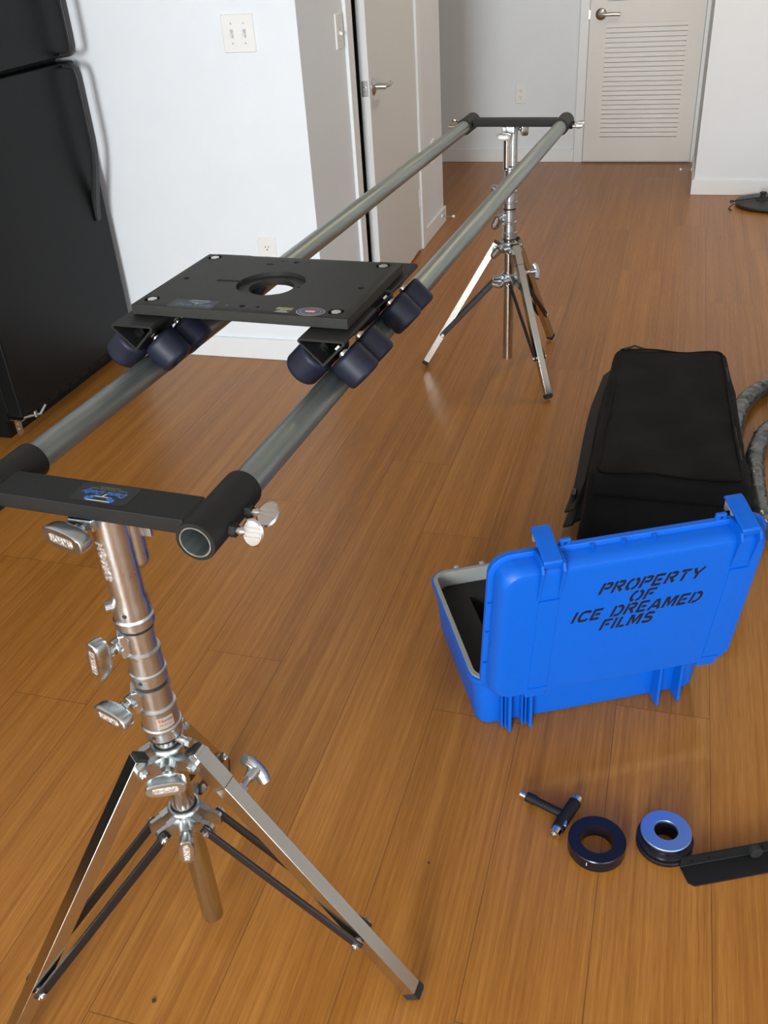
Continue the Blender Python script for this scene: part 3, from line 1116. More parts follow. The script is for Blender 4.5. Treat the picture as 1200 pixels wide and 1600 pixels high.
def spider(parent, name, z, az_list, rin, rout, half, lug_r, knob_az, boss_r=0.014, drop=0.0, dark=True):
    """cast collar with pairs of lugs for each leg"""
    b = B()
    rb = rin+0.0065
    b.lathe([(rin, half), (rb-0.002, half), (rb, half-0.003), (rb, half-0.008), (rin+0.0035, half-0.014), (rin+0.0035, -half+0.008), (rb-0.001, -half), (rin, -half)], Matrix.Translation((0, 0, z)), 36, closed=True)
    for az in az_list:
        a = math.radians(az)
        r = Vector((math.cos(a), math.sin(a), 0))
        t = Vector((-math.sin(a), math.cos(a), 0))
        for s in (1, -1):
            T = axes(Vector((0, 0, z))+t*s*lug_r, r, Vector((0, 0, 1)))   # x out, y up
            poly = [(rin*0.7, half*0.80), (rout-0.016, half*0.60-drop), (rout+0.004, half*0.42-drop), (rout+0.007, half*0.20-drop), (rout+0.007, -half*0.55-drop), (rout+0.002, -half*0.80-drop), (rout-0.016, -half*0.80-drop), (rin*0.7, -half*0.9)]
            b.prism(poly, 0.0064, T, z0=-0.0032)
            b.prism([(rin*0.7, half*0.80), (rout-0.014, half*0.62-drop), (rout-0.014, half*0.42-drop), (rin*0.7, half*0.45)], 0.0110, T, z0=-0.0055)
    a = math.radians(knob_az)
    r = Vector((math.cos(a), math.sin(a), 0))
    b.cyl(r*(rin*0.8)+Vector((0, 0, z-half*0.1)), r*(rin+0.021)+Vector((0, 0, z-half*0.1)), boss_r*1.15, boss_r*0.85, seg=20)
    o = b.build(name, 'cast', parent, angle=32)
    g = B()
    g.lathe([(rin-0.0015, half+0.0004), (rin+0.0012, half+0.0004), (rin+0.0012, half-0.006), (rin-0.0015, half-0.006)], Matrix.Translation((0, 0, z)), 36, closed=True)
    g.build('bushing', 'rubber', o)
    return o


def stand(label, loc, az, R, zs, zl, zb, cfg, level_leg, foot_trim=(1, 1, 1)):
    o = thing('light_stand', label, 'light stand', (loc[0], loc[1], 0), 0, 'chromed track support stands')
    # lower tube
    b = B()
    b.lathe([(0.0150, zb), (0.0183, zb), (0.0183, cfg['tube_top']), (0.0150, cfg['tube_top'])], None, 40, closed=True)
    b.build('main_tube', 'tube', o)
    sp = spider(o, 'leg_collar', zs, az, 0.0195, 0.052, 0.019, 0.0150, cfg['k_sp'][0])
    lc = spider(o, 'brace_collar', zl, az, 0.0195, 0.050, 0.021, 0.0120, cfg['k_lc'][0], boss_r=0.012, drop=0.003)
    knob(o, Vector((math.cos(math.radians(cfg['k_sp'][0])), math.sin(math.radians(cfg['k_sp'][0])), 0))*0.036+Vector((0, 0, zs-0.003)), cfg['k_sp'][0], cfg['k_sp'][1], 0.010, wl=0.060, wh=0.026)
    knob(o, Vector((math.cos(math.radians(cfg['k_lc'][0])), math.sin(math.radians(cfg['k_lc'][0])), 0))*0.034+Vector((0, 0, zl-0.003)), cfg['k_lc'][0], cfg['k_lc'][1], 0.012, wl=0.048, wh=0.024)
    for i, a_ in enumerate(az):
        a = math.radians(a_)
        r = Vector((math.cos(a), math.sin(a), 0))
        t = Vector((-math.sin(a), math.cos(a), 0))
        top = r*0.047+Vector((0, 0, zs+0.010))
        foot = r*R[i]+Vector((0, 0, 0.010))
        d = (foot-top).normalized()
        nrm = t.cross(d).normalized()     # in-plane normal
        if nrm.z < 0:
            nrm = -nrm
        Ln = (foot-top).length
        hw = 0.0118
        T = axes(top, nrm, t)
        if T.to_3x3().col[2].dot(d) < 0:
            T = axes(top, nrm, -t)
        b = B()
        # square tube, open at the top on its inner side
        def sq(h_, z):
            return [(h_, h_, z), (-h_, h_, z), (-h_, -h_, z), (h_, -h_, z)]
        b.loft([sq(hw-0.0015, -0.004), sq(hw, -0.004), sq(hw, Ln-0.012), sq(hw-0.0015, Ln-0.012), sq(hw-0.0015, -0.004)], cap0=False, cap1=False, T=T)
        lg = b.build('leg', 'leg', o, angle=20)
        md = lg.modifiers.new('bev', 'BEVEL')
        md.width = 0.0016
        md.segments = 2
        md.limit_method = 'ANGLE'
        c = B()
        c.box((0, 0, -0.004), (2*hw-0.003, 2*hw-0.003, 0.010), T=T)
        c.box((-hw+0.004, 0, 0.004), (0.010, 2*hw+0.0012, 0.020), T=T, bev=0.001, seg=1)
        c.build('end_plug', 'rubber', lg)
        c = B()
        c.loft([[(x, y, z) for x, y, z in sq(hw+0.0006, Ln-0.014)], sq(hw+0.0006, Ln-0.003), sq(hw*0.8, Ln+0.002)], T=T)
        c.build('foot_cap', 'rubber', lg)
        if i == level_leg:
            # outer sleeve ends in a seam, with a clamping T-handle just past it
            c = B()
            zz = Ln*0.118
            hs = hw+0.0007
            c.loft([sq(hs, 0.002), sq(hs, zz)], T=T)
            c.build('outer_sleeve', 'leg', lg)
            c = B()
            c.loft([sq(hs+0.0001, zz), sq(hs+0.0001, zz+0.0012)], T=T)
            c.build('seam', 'slot', lg)
            c = B()
            P = lambda x, y, z: T @ Vector((x, y, z))
            q = 1 if (T.to_3x3() @ Vector((0, 1, 0))).dot(t) > 0 else -1
            zz += 0.030
            c.hexa(P(0, q*hw, zz), (T.to_3x3() @ Vector((0, q, 0))), 0.0085, 0.010)
            c.cyl(P(0, q*(hw+0.008), zz), P(0, q*0.040, zz), 0.0048, seg=12)
            c.cyl(P(0, q*0.036, zz), P(0, q*0.056, zz), 0.0075, 0.0115, seg=18)
            c.tube([P(0.004, q*0.052, zz-0.026), P(0.002, q*0.058, zz-0.016), P(0, q*0.060, zz), P(0.001, q*0.059, zz+0.014), P(0.002, q*0.054, zz+0.027)], 0.0100, 14, rfun=lambda i: (0.0082, 0.0098, 0.0112, 0.0105, 0.0088)[i])
            c.build('t_handle', 'cast', lg)
        # bolts at the collar
        for s in (1, -1):
            c = B()
            p = r*0.048+Vector((0, 0, zs-0.004))+t*s*0.0182
            c.hexa(p, t*s, 0.0072, 0.0050)
            c.cyl(p+t*s*0.004, p+t*s*0.007, 0.0035, seg=10)
            c.build('hex_nut', 'zinc', o)
        # braces, one each side, from the lower collar to the leg
        f = cfg['bf'] if i != level_leg else cfg.get('bfl', cfg['bf'])
        end = top+(foot-top)*f - nrm*0.002
        st = r*0.048+Vector((0, 0, zl-0.005))
        for s in (1, -1):
            so = 0.0190
            p0, p1 = st+t*s*so, end+t*s*(hw+0.006)
            dd = (p1-p0).normalized()
            yb = t*s
            T2 = axes(p0, dd, yb)
            c = B()
            lb = (p1-p0).length
            c.box((lb/2, 0, 0), (lb+0.018, 0.0055, 0.0175), T=T2, bev=0.0022, seg=2)
            c.build('brace', 'brace', o)
            for pp in (p0, p1):
                c = B()
                c.hexa(pp+t*s*0.0024, t*s, 0.0072, 0.0052)
                c.cyl(pp-t*s*0.006, pp+t*s*0.010, 0.0032, seg=10)
                c.hexa(pp-t*s*0.0024, -t*s, 0.0068, 0.0040)
                c.build('brace_bolt', 'zinc', o)
    # telescoping cast sections
    for (z0, z1, r0, kz, kaz, kroll, klen, lab) in cfg['sections']:
        b = B()
        b.lathe([(r0-0.006, z0), (r0, z0+0.001), (r0, z0+0.016), (r0+0.0010, z0+0.018), (r0+0.0010, z0+0.021), (r0-0.001, z0+0.023),
                 (r0-0.0015, z0+0.052), (r0-0.0005, z0+0.054), (r0-0.0005, z0+0.057), (r0-0.004, z0+0.060), (r0-0.0045, z1-0.008), (r0-0.002, z1-0.006), (r0-0.002, z1-0.001), (r0-0.008, z1)], None, 44)
        kpos, kdir = kaz
        a = math.radians(kpos)
        r = Vector((math.cos(a), math.sin(a), 0))
        t = Vector((-math.sin(a), math.cos(a), 0))
        kd = Vector((math.cos(math.radians(kdir)), math.sin(math.radians(kdir)), 0))
        # boss with a flat slab behind it
        T = axes(Vector((0, 0, kz)), r, t)
        b.box((r0*0.70, 0, 0), (r0*0.80, 0.028, 0.040), T=T, bev=0.003)
        b.cyl(r*(r0*0.85)-kd*0.004+Vector((0, 0, kz)), r*(r0*0.85)+kd*0.0175+Vector((0, 0, kz)), 0.0115, 0.0108, seg=22, bev=0.0012)
        # drilled locating screw
        b.mi = 1
        for q in (kdir+22, kdir-80):
            qa = math.radians(q)
            rr = Vector((math.cos(qa), math.sin(qa), 0))
            b.cyl(rr*(r0-0.001)+Vector((0, 0, z0+0.011)), rr*(r0+0.0006)+Vector((0, 0, z0+0.011)), 0.0030, seg=12)
        sc = b.build('riser_section', ['cast', 'slot'], o, angle=20)
        g = B()
        g.lathe([(r0-0.009, z0+0.002), (r0-0.0022, z0+0.002), (r0-0.0022, z0-0.0045), (r0-0.009, z0-0.0045)], None, 40, closed=True)
        g.build('seal_ring', 'rubber', sc)
        knob(o, r*(r0*0.85)+kd*0.0165+Vector((0, 0, kz)), kdir, kroll, klen, wl=cfg['wl'])
        if lab:
            g = B()
            la = math.radians(lab)
            # curved label on the section wall
            n = 8
            rl = r0-0.0010
            zc = z0+0.037
            loopb, loopt = [], []
            for k in range(n+1):
                q = la+(k/n-0.5)*0.95
                loopb.append((rl*math.cos(q), rl*math.sin(q), zc-0.0105))
                loopt.append((rl*math.cos(q), rl*math.sin(q), zc+0.0105))
            g._add(loopb+loopt, [(k, k+1, n+2+k, n+1+k) for k in range(n)])
            def wrap(body, size, x0, zc_, mi):
                g.mi = mi
                me = text_mesh(body, size, extrude=0.0, align='LEFT')
                g._add([((rl+0.0003)*math.cos(la+(v.co.x+x0)/rl), (rl+0.0003)*math.sin(la+(v.co.x+x0)/rl), zc_+v.co.y) for v in me.vertices], [list(p.vertices) for p in me.polygons])
                bpy.data.meshes.remove(me)
            wrap('N', 0.0090, -0.0100, zc+0.0045, 1)
            wrap('orms', 0.0072, -0.0035, zc+0.0042, 2)
            wrap('Studio Equipment', 0.0024, -0.009, zc-0.0030, 2)
            g.build('name_label', ['swhite_met', 'sred', 'slot'], sc)
    return o, sp


MAT['swhite_met'] = mat('silver_label', (0.60, 0.55, 0.48), 0.35, 0.6)

near_c = (-0.630, 0.810)
cfgn = dict(wl=0.068, tube_top=0.50, k_sp=(293, 0.05), k_lc=(297, PI/2-0.1), bf=0.735,
            sections=[(0.582, 0.6785, 0.0252, 0.655, (212, 250), PI/2-0.15, 0.006, None),
                      (0.480, 0.578, 0.0280, 0.553, (212, 250), 0.08, 0.006, 318)])
ns, nsp = stand('chromed tripod stand in the foreground under the near end of the track', near_c, (-5.7, 112, 233), (0.373, 0.352, 0.372), 0.438, 0.298, 0.035, cfgn, 0)

# grip head of the near stand
b = B()
zt = 0.8635
b.lathe([(0.018, 0.6835), (0.0262, 0.6840), (0.0272, 0.6855), (0.0272, 0.6975), (0.0262, 0.6990), (0.0252, 0.7010), (0.0252, 0.7200), (0.0230, 0.7320), (0.0230, zt-0.001), (0.021, zt), (0, zt)], None, 44)
b.box((0.012, 0.022, 0.812), (0.030, 0.030, 0.100), bev=0.013, seg=5)      # rear block
b.box((0.020, 0.030, 0.835), (0.034, 0.006, 0.055), bev=0.001)
b.box((-0.022, -0.010, 0.853), (0.036, 0.034, 0.018), bev=0.003)    # clamp lug under the bar
aa = math.radians(225)
b.cyl((0.012*math.cos(aa), 0.012*math.sin(aa), 0.720), (0.033*math.cos(aa), 0.033*math.sin(aa), 0.722), 0.0085, 0.0070, seg=14)
gh = b.build('grip_head', 'cast', ns, angle=20)
b = B()
b.lathe([(0.015, 0.6835), (0.0235, 0.6835), (0.0235, 0.6785), (0.015, 0.6785)], None, 40, closed=True)
b.build('seal_ring', 'rubber', gh)
b = B()
qa = math.radians(280)
b.cyl((0.022*math.cos(qa), 0.022*math.sin(qa), 0.712), (0.0256*math.cos(qa), 0.0256*math.sin(qa), 0.712), 0.0032, seg=14)
b.build('set_screw', 'slot', gh)
b = B()
me = text_mesh('NORMS', 0.0145, extrude=0.0012, space=1.05, bold=0.0007)
rl, la = 0.0234, math.radians(256)
b._add([((rl+v.co.z)*math.cos(la+v.co.y/rl), (rl+v.co.z)*math.sin(la+v.co.y/rl), 0.798-v.co.x*1.15) for v in me.vertices], [list(p.vertices) for p in me.polygons])
b.build('raised_lettering', 'castr', gh)
knob(ns, Vector((-0.018, -0.020, 0.849)), 250, 0.05, 0.010, wl=0.076, wh=0.031)
# cross bolt under the third riser
b = B()
for s_, q in ((1, -12), (-1, 168)):
    a = math.radians(q)
    r = Vector((math.cos(a), math.sin(a), 0))
    b.cyl(r*0.022+Vector((0, 0, 0.474)), r*(0.044 if s_ > 0 else 0.030)+Vector((0, 0, 0.474)), 0.0058, seg=14)
    b.hexa(r*(0.042 if s_ > 0 else 0.029)+Vector((0, 0, 0.474)), r, 0.0078, 0.007)
b.build('cross_bolt', 'zinc', ns)

far_c = (-0.530, 3.217)
cfgf = dict(wl=0.054, tube_top=0.52, k_sp=(240, 0.85), k_lc=(243, 0.0), bf=0.73,
            sections=[(0.598, 0.735, 0.0245, 0.642, (150, 150), 1.1, 0.006, None),
                      (0.494, 0.594, 0.0255, 0.560, (205, 246), PI/2-0.45, 0.004, None)])
fs, fsp = stand('chromed tripod stand farther away under the far end of the track', far_c, (185.3, 306.0, 66.4), (0.318, 0.323, 0.317), 0.462, 0.347, 0.040, cfgf, 1)
b = B()
b.lathe([(0.0125, 0.725), (0.0125, 0.8635), (0, 0.8635)], Matrix.Translation((-0.011, -0.006, 0)), 28)
b.build('spigot_tube', 'chrome', fs)
b = B()
b.lathe([(0.0, 0.735), (0.0150, 0.735), (0.0155, 0.850), (0.013, 0.8635), (0, 0.8635)], Matrix.Translation((0.007, 0.010, 0)), 28)
b.box((-0.006, -0.002, 0.852), (0.042, 0.032, 0.022), bev=0.003)
b.build('grip_head', 'cast', fs)
knob(fs, Vector((-0.012, -0.022, 0.838)), 264, 0.0, 0.006, wl=0.050, wh=0.022)
knob(fs, Vector((0.020, 0.020, 0.850)), 35, PI/2, 0.006, wl=0.050, wh=0.022)

# ------------------------------------------------------------------ blue case
CP = Vector((-0.2567+0.0036, 1.369-0.0072, 0))
CR = math.radians(27.03)
case = thing('equipment_case', 'open bright blue hard case with black stencilled lettering, in front of the bag', 'equipment case', CP, CR)
CW, CD, CH = 0.528, 0.392, 0.145
cx0 = -0.035+CW/2
b = B()
cy = CD/2
rb = lambda ins, r, z: rrect(CW-2*ins, CD-2*ins, r, z, 8, cx0, cy)
b.loft([rb(0.030, 0.020, 0.0), rb(0.022, 0.026, 0.003), rb(0.017, 0.032, 0.012), rb(0.009, 0.036, CH-0.022), rb(0.004, 0.038, CH-0.020), rb(0.002, 0.038, CH-0.012), rb(0.0, 0.040, CH-0.010), rb(0.0, 0.040, CH-0.001), rb(0.004, 0.037, CH)], cap1=False)
# hinge fins on the front wall
for (x, dpt, wd) in ((0.048, 0.019, 0.006), (0.094, 0.017, 0.006), (0.376, 0.022, 0.006), (0.424, 0.021, 0.006)):
    b.prism([(-0.012, 0.004), (dpt, 0.002), (dpt, CH-0.020), (dpt*0.5, CH-0.004), (-0.012, CH-0.004)], wd, axes((x-wd/2, 0.006, 0), (0, -1, 0), (0, 0, 1)))
for x in (0.028, 0.036, 0.072, 0.080):
    b.box((x, 0.006, CH/2-0.01), (0.003, 0.016, CH-0.03))
base = b.build('case_base', 'blue', case, angle=40)
b = B()   # grey liner: rim and inner walls
b.loft([rb(0.004, 0.037, CH-0.001), rb(0.005, 0.036, CH+0.002), rb(0.014, 0.030, CH+0.002), rb(0.016, 0.028, CH-0.004), rb(0.020, 0.026, 0.075)], cap0=False, cap1=False)
# latch keepers along the far edge
for x in (0.035, 0.098, 0.36, 0.42):
    b.box((x, CD+0.003, CH-0.004), (0.012, 0.010, 0.016), bev=0.002, seg=1)
b.build('rim_liner', 'grey', case, angle=40)
b = B()
b.loft([rb(0.021, 0.024, 0.012), rb(0.021, 0.024, 0.112)])
fo = b.build('foam_insert', 'foam', case)
cts = []
for (x0, x1, y0, y1) in ((0.046, 0.180, 0.205, 0.318), (0.050, 0.180, 0.055, 0.180), (0.215, 0.41, 0.055, 0.325)):
    c = B()
    c.box(((x0+x1)/2, (y0+y1)/2, 0.10), (x1-x0, y1-y0, 0.13))
    c = c.build('c', 'foam')
    c.parent = case
    cts.append(c)
cut(fo, cts)

# lid: local a (across), h (up), w (out towards the camera)
tl = math.radians(9.7)
LT = Matrix(((1, 0, 0), (0, -math.sin(tl), -math.cos(tl)), (0, math.cos(tl), -math.sin(tl)))).to_4x4()
LT.translation = Vector((-0.027, -0.016, 0.146))
LW, LH, LD = 0.525, 0.382, 0.050
lid = B()
lid.T = LT
lr = lambda ins, r, z: rrect(LW-2*ins, LH-2*ins, r, z, 10, LW/2, LH/2)
lid.loft([lr(0.016, 0.022, 0.010), lr(0.010, 0.030, -0.001), lr(0.003, 0.040, -0.001), lr(0.0, 0.042, 0.002), lr(0.0, 0.042, 0.011), lr(0.003, 0.040, 0.013), lr(0.009, 0.036, 0.014),
          lr(0.011, 0.036, 0.030), lr(0.0145, 0.036, 0.041), lr(0.021, 0.034, 0.048), lr(0.030, 0.030, 0.050)])
# ribs beside each latch running down the face, and low raised bands
for a_ in (0.082, 0.121, 0.447, 0.483):
    lid.prism([(LH-0.004, 0.010), (LH+0.004, 0.014), (LH+0.006, 0.036), (LH+0.001, 0.052), (LH-0.012, 0.0595), (LH-0.030, 0.0575), (LH-0.085, 0.0510), (LH-0.085, 0.045), (LH-0.03, 0.03)], 0.0050, Matrix(((0, 0, 1, a_-0.00225), (1, 0, 0, 0), (0, 1, 0, 0), (0, 0, 0, 1))))
for (a0, a1) in ((0.084, 0.122), (0.447, 0.481)):
    lid.box(((a0+a1)/2, 0.165, 0.0505), (a1-a0, 0.255, 0.0024), bev=0.0006, seg=1)
    lid.box(((a0+a1)/2, 0.292, 0.0510), (a1-a0, 0.0030, 0.0050))
    lid.box(((a0+a1)/2, 0.040, 0.0510), (a1-a0, 0.0030, 0.0056))
    lid.box(((a0+a1)/2, 0.022, 0.040), (a1-a0+0.006, 0.030, 0.018), bev=0.003, seg=1)
# small gussets along the rim step
for a_ in (0.185, 0.243, 0.300):
    lid.prism([(-0.004, 0), (0.004, 0), (0, 0.013)], 0.010, Matrix(((1, 0, 0, a_), (0, 0, 1, LH-0.011), (0, 1, 0, 0.013), (0, 0, 0, 1))))
for h_ in (0.10, 0.19, 0.27):
    lid.box((0.006, h_, 0.015), (0.010, 0.003, 0.005))
# padlock ears between the latches
for (a_, s_) in ((0.137, 1), (0.428, -1)):
    lid.box((a_, LH+0.004, 0.007), (0.020, 0.020, 0.008), bev=0.0015, seg=1)
lid = lid.build('lid', 'blue', case, angle=28)
for a_ in (0.137, 0.428):
    e = B()
    e.T = LT
    e.cyl((a_, LH+0.006, 0.010), (a_, LH+0.006, 0.0113), 0.0032, seg=14)
    e.build('padlock_hole', 'slot', lid)
# lid inner tray (grey)
b = B()
b.T = LT
b.loft([lr(0.012, 0.028, -0.0015), lr(0.014, 0.026, -0.0025), lr(0.020, 0.022, -0.0025), lr(0.022, 0.020, 0.008)], cap0=False, cap1=True)
b.build('lid_liner', 'grey', lid)
for a_ in (0.1015, 0.465):
    b = B()
    b.T = LT
    # profile in (h, w), extruded along a
    wd = 0.0335
    prof = [(LH-0.008, 0.050), (LH+0.005, 0.052), (LH+0.008, 0.049), (LH+0.022, -0.018), (LH+0.021, -0.028), (LH+0.017, -0.029), (LH+0.016, -0.020), (LH+0.003, 0.043), (LH-0.008, 0.044)]
    b.prism(prof, wd, Matrix(((0, 0, 1, a_-wd/2), (1, 0, 0, 0), (0, 1, 0, 0), (0, 0, 0, 1))))
    lo = b.build('latch', 'blue', lid, angle=30)
    md = lo.modifiers.new('bev', 'BEVEL')
    md.width = 0.001
    md.segments = 2
    g = B()
    g.T = LT
    g.prism([(LH+0.018, -0.026), (LH-0.006, -0.024), (LH-0.008, -0.018), (LH+0.004, -0.014), (LH+0.004, -0.004), (LH-0.006, 0.000), (LH-0.004, 0.004), (LH+0.010, 0.010)], 0.026, Matrix(((0, 0, 1, a_-0.013), (1, 0, 0, 0), (0, 1, 0, 0), (0, 0, 0, 1))))
    g.build('latch_hook', 'grey', lo)['label'] = 'grey inner latch hook'

# stencil lettering
G = {   # strokes on a unit-high cell; width, then polylines
    'P': (0.78, [[(0.10, 0), (0.10, 1)], [(0.28, 0.92), (0.62, 0.92), (0.72, 0.84), (0.72, 0.62), (0.62, 0.50), (0.28, 0.50)]]),
    'R': (0.82, [[(0.10, 0), (0.10, 1)], [(0.28, 0.92), (0.62, 0.92), (0.72, 0.84), (0.72, 0.62), (0.62, 0.53), (0.40, 0.50), (0.76, 0.04)]]),
    'O': (0.92, [[(0.40, 0.93), (0.22, 0.88), (0.10, 0.66), (0.10, 0.34), (0.22, 0.12), (0.40, 0.07)], [(0.56, 0.93), (0.74, 0.88), (0.86, 0.66), (0.86, 0.34), (0.74, 0.12), (0.56, 0.07)]]),
    'E': (0.78, [[(0.10, 0), (0.10, 1)], [(0.12, 0.92), (0.74, 0.92)], [(0.30, 0.50), (0.66, 0.50)], [(0.12, 0.08), (0.74, 0.08)]]),
    'T': (0.80, [[(0.02, 0.92), (0.78, 0.92)], [(0.40, 0.78), (0.40, 0)]]),
    'Y': (0.86, [[(0.05, 0.98), (0.36, 0.50)], [(0.84, 0.98), (0.48, 0.50), (0.48, 0)]]),
    'F': (0.74, [[(0.10, 0), (0.10, 1)], [(0.12, 0.92), (0.74, 0.92)], [(0.30, 0.50), (0.64, 0.50)]]),
    'I': (0.24, [[(0.12, 0), (0.12, 1)]]),
    'C': (0.86, [[(0.82, 0.76), (0.72, 0.90), (0.40, 0.93), (0.20, 0.84), (0.10, 0.62), (0.10, 0.36), (0.20, 0.15), (0.40, 0.07), (0.72, 0.10), (0.82, 0.24)]]),
    'D': (0.86, [[(0.10, 0), (0.10, 1)], [(0.30, 0.92), (0.58, 0.92), (0.76, 0.74), (0.80, 0.50), (0.76, 0.26), (0.58, 0.08), (0.30, 0.08)]]),
    'A': (0.92, [[(0.05, 0), (0.40, 0.94)], [(0.52, 0.98), (0.86, 0)], [(0.32, 0.30), (0.70, 0.30)]]),
    'M': (1.02, [[(0.10, 0), (0.10, 1)], [(0.20, 0.96), (0.50, 0.22), (0.80, 0.96)], [(0.92, 1), (0.92, 0)]]),
    'L': (0.66, [[(0.10, 0), (0.10, 1)], [(0.26, 0.08), (0.66, 0.08)]]),
    'S': (0.80, [[(0.72, 0.80), (0.60, 0.92), (0.22, 0.92), (0.12, 0.80), (0.12, 0.64), (0.24, 0.53), (0.60, 0.48), (0.72, 0.36), (0.72, 0.20), (0.60, 0.08), (0.20, 0.08), (0.10, 0.20)]]),
    ' ': (0.46, []),
}


def stencil(b, s, a0, a1, h0, ch, w_, slope=0.0):
    gap = 0.20
    tot = sum(G[c][0]+gap for c in s)-gap
    sx = (a1-a0-0.28*ch)/tot
    x = 0.0
    th_ = 0.108
    for c in s:
        wd, strokes = G[c]
        for pl in strokes:
            n = len(pl)
            left, right = [], []
            P = [Vector((q[0], q[1])) for q in pl]
            for i in range(n):
                d0 = (P[i]-P[i-1]).normalized() if i > 0 else (P[1]-P[0]).normalized()
                d1_ = (P[i+1]-P[i]).normalized() if i < n-1 else d0
                t = (d0+d1_).normalized()
                nn = Vector((-t.y, t.x))
                k = th_/max(0.5, nn.dot(Vector((-d0.y, d0.x))))
                left.append(P[i]+nn*k)
                right.append(P[i]-nn*k)
            def mp(p, z):
                yy = p.y*ch
                xx = (x+p.x)*sx + 0.28*yy
                return (a0+xx, h0+yy+slope*xx, z)
            for i in range(n-1):
                q = [left[i], left[i+1], right[i+1], right[i]]
                b._add([mp(p, w_) for p in q]+[mp(p, w_+0.0003) for p in q], [(4, 5, 6, 7), (0, 1, 5, 4), (1, 2, 6, 5), (2, 3, 7, 6), (3, 0, 4, 7)])
        x += wd+gap


b = B()
b.T = LT
zf = 0.0501
dx, dh = -0.003, 0.021
stencil(b, 'PROPERTY', 0.198+dx, 0.400+dx, 0.262+dh, 0.0285, zf)
stencil(b, 'OF', 0.260+dx, 0.314+dx, 0.2285+dh, 0.0275, zf)
stencil(b, 'ICE DREAMED', 0.154+dx, 0.412+dx, 0.195+dh, 0.0285, zf)
stencil(b, 'FILMS', 0.213+dx, 0.323+dx, 0.161+dh, 0.0285, zf)
b.build('stencil_lettering', 'ink', lid, flat=True)['label'] = 'black stencilled lettering'

# ------------------------------------------------------------------ black soft bag
BX, BY = 0.052, 2.40
bag = thing('equipment_bag', 'large black padded soft bag behind the open blue case', 'bag', (BX, BY, 0), math.radians(0.3))
BW2, BL2, BH = 0.176, 0.398, 0.280


def bagpoint(x, y, z):
    """softened box: x,y in [-1,1], z in [0,1]"""
    taper = 1.0-0.05*(y+1)/2
    wx = BW2*taper*(1+0.05*math.sin(PI*z)*(1-y*y*0.6)) + 0.022*(1-z)
    wy = BL2*(1+0.03*math.sin(PI*z))+0.010*(1-z)
    X, Y, Z = x*wx, y*wy, z*BH
    if x > 0:
        X += 0.026*x*(1-y)/2
    sag = 0.012*(1-x*x)*(1-y*y)*z
    Z -= sag
    Z += 0.004*math.sin(6*x+3*y)*z + 0.003*math.sin(11*y-5*x)*z
    return (X, Y, Z)


b = B()
n1, n2, n3 = 22, 40, 16


def superr(x, y, k=5.0):
    return x, y


verts = {}
bmx = b.bm


def vert(x, y, z):
    key = (round(x, 5), round(y, 5), round(z, 5))
    if key not in verts:
        # round the box corners
        r = 0.11
        xx, yy, zz = x, y, z*2-1
        def rnd(p, q, rp, rq):
            ap, aq = abs(p), abs(q)
            if ap > 1-rp and aq > 1-rq:
                u_, v_ = (ap-(1-rp))/rp, (aq-(1-rq))/rq
                m_ = max(u_, v_)
                l_ = math.hypot(u_, v_)
                u_, v_ = u_*m_/l_, v_*m_/l_
                return math.copysign(1-rp+u_*rp, p), math.copysign(1-rq+v_*rq, q)
            return p, q
        xx, yy = rnd(xx, yy, 0.16, 0.08)
        xx, zz = rnd(xx, zz, 0.11, 0.15)
        yy, zz = rnd(yy, zz, 0.05, 0.15)
        verts[key] = bmx.verts.new(bagpoint(xx, yy, (zz+1)/2))
    return verts[key]


def grid(fn, na, nb):
    for i in range(na):
        for j in range(nb):
            q = [fn(i/na, j/nb), fn((i+1)/na, j/nb), fn((i+1)/na, (j+1)/nb), fn(i/na, (j+1)/nb)]
            try:
                bmx.faces.new([vert(*p) for p in q])
            except ValueError:
                pass


grid(lambda s, t: (2*s-1, 2*t-1, 1.0), n1, n2)
grid(lambda s, t: (2*s-1, 2*t-1, 0.0), n1, n2)
grid(lambda s, t: (2*s-1, -1.0, t), n1, n3)
grid(lambda s, t: (2*s-1, 1.0, t), n1, n3)
grid(lambda s, t: (-1.0, 2*s-1, t), n2, n3)
grid(lambda s, t: (1.0, 2*s-1, t), n2, n3)
bo = b.build('bag_body', 'cloth', bag, angle=180)
tx = bpy.data.textures.new('cloth_wrinkle', 'CLOUDS')
tx.noise_scale = 0.16
tx.noise_depth = 2
sb = bo.modifiers.new('sub', 'SUBSURF')
sb.levels = sb.render_levels = 1
md = bo.modifiers.new('wr', 'DISPLACE')
md.texture = tx
md.strength = 0.018
md.mid_level = 0.5
# piping around the top panel
def toppt(x, y, lift=0.0015):
    p = bagpoint(x, y, 1.0)
    return (p[0], p[1], p[2]+lift)


b = B()
loop = []
r_ = 0.10
for (sx, sy, a0) in ((1, 1, 0), (-1, 1, PI/2), (-1, -1, PI), (1, -1, 1.5*PI)):
    ox, oy = sx*(0.90-r_), sy*(0.965-r_/2)
    for i in range(7):
        a = a0+PI/2*i/6
        loop.append((ox+r_*math.cos(a), oy+r_/2*math.sin(a)))
full = []
for i in range(len(loop)):
    p, q = loop[i], loop[(i+1) % len(loop)]
    n = 12 if i % 7 == 6 else 1
    for k in range(n):
        full.append((p[0]+(q[0]-p[0])*k/n, p[1]+(q[1]-p[1])*k/n))
full.append(full[0])
b.tube([toppt(x, y, 0.002) for x, y in full], 0.0036, 8)
b.build('piping', 'piping', bag)
# zip line down the right side of the top panel
b = B()
b.tube([toppt(0.93, 0.72-1.45*k/16, -0.004) for k in range(17)], 0.0030, 6)
b.build('zip', 'zipm', bag)['label'] = 'dull metal zip'
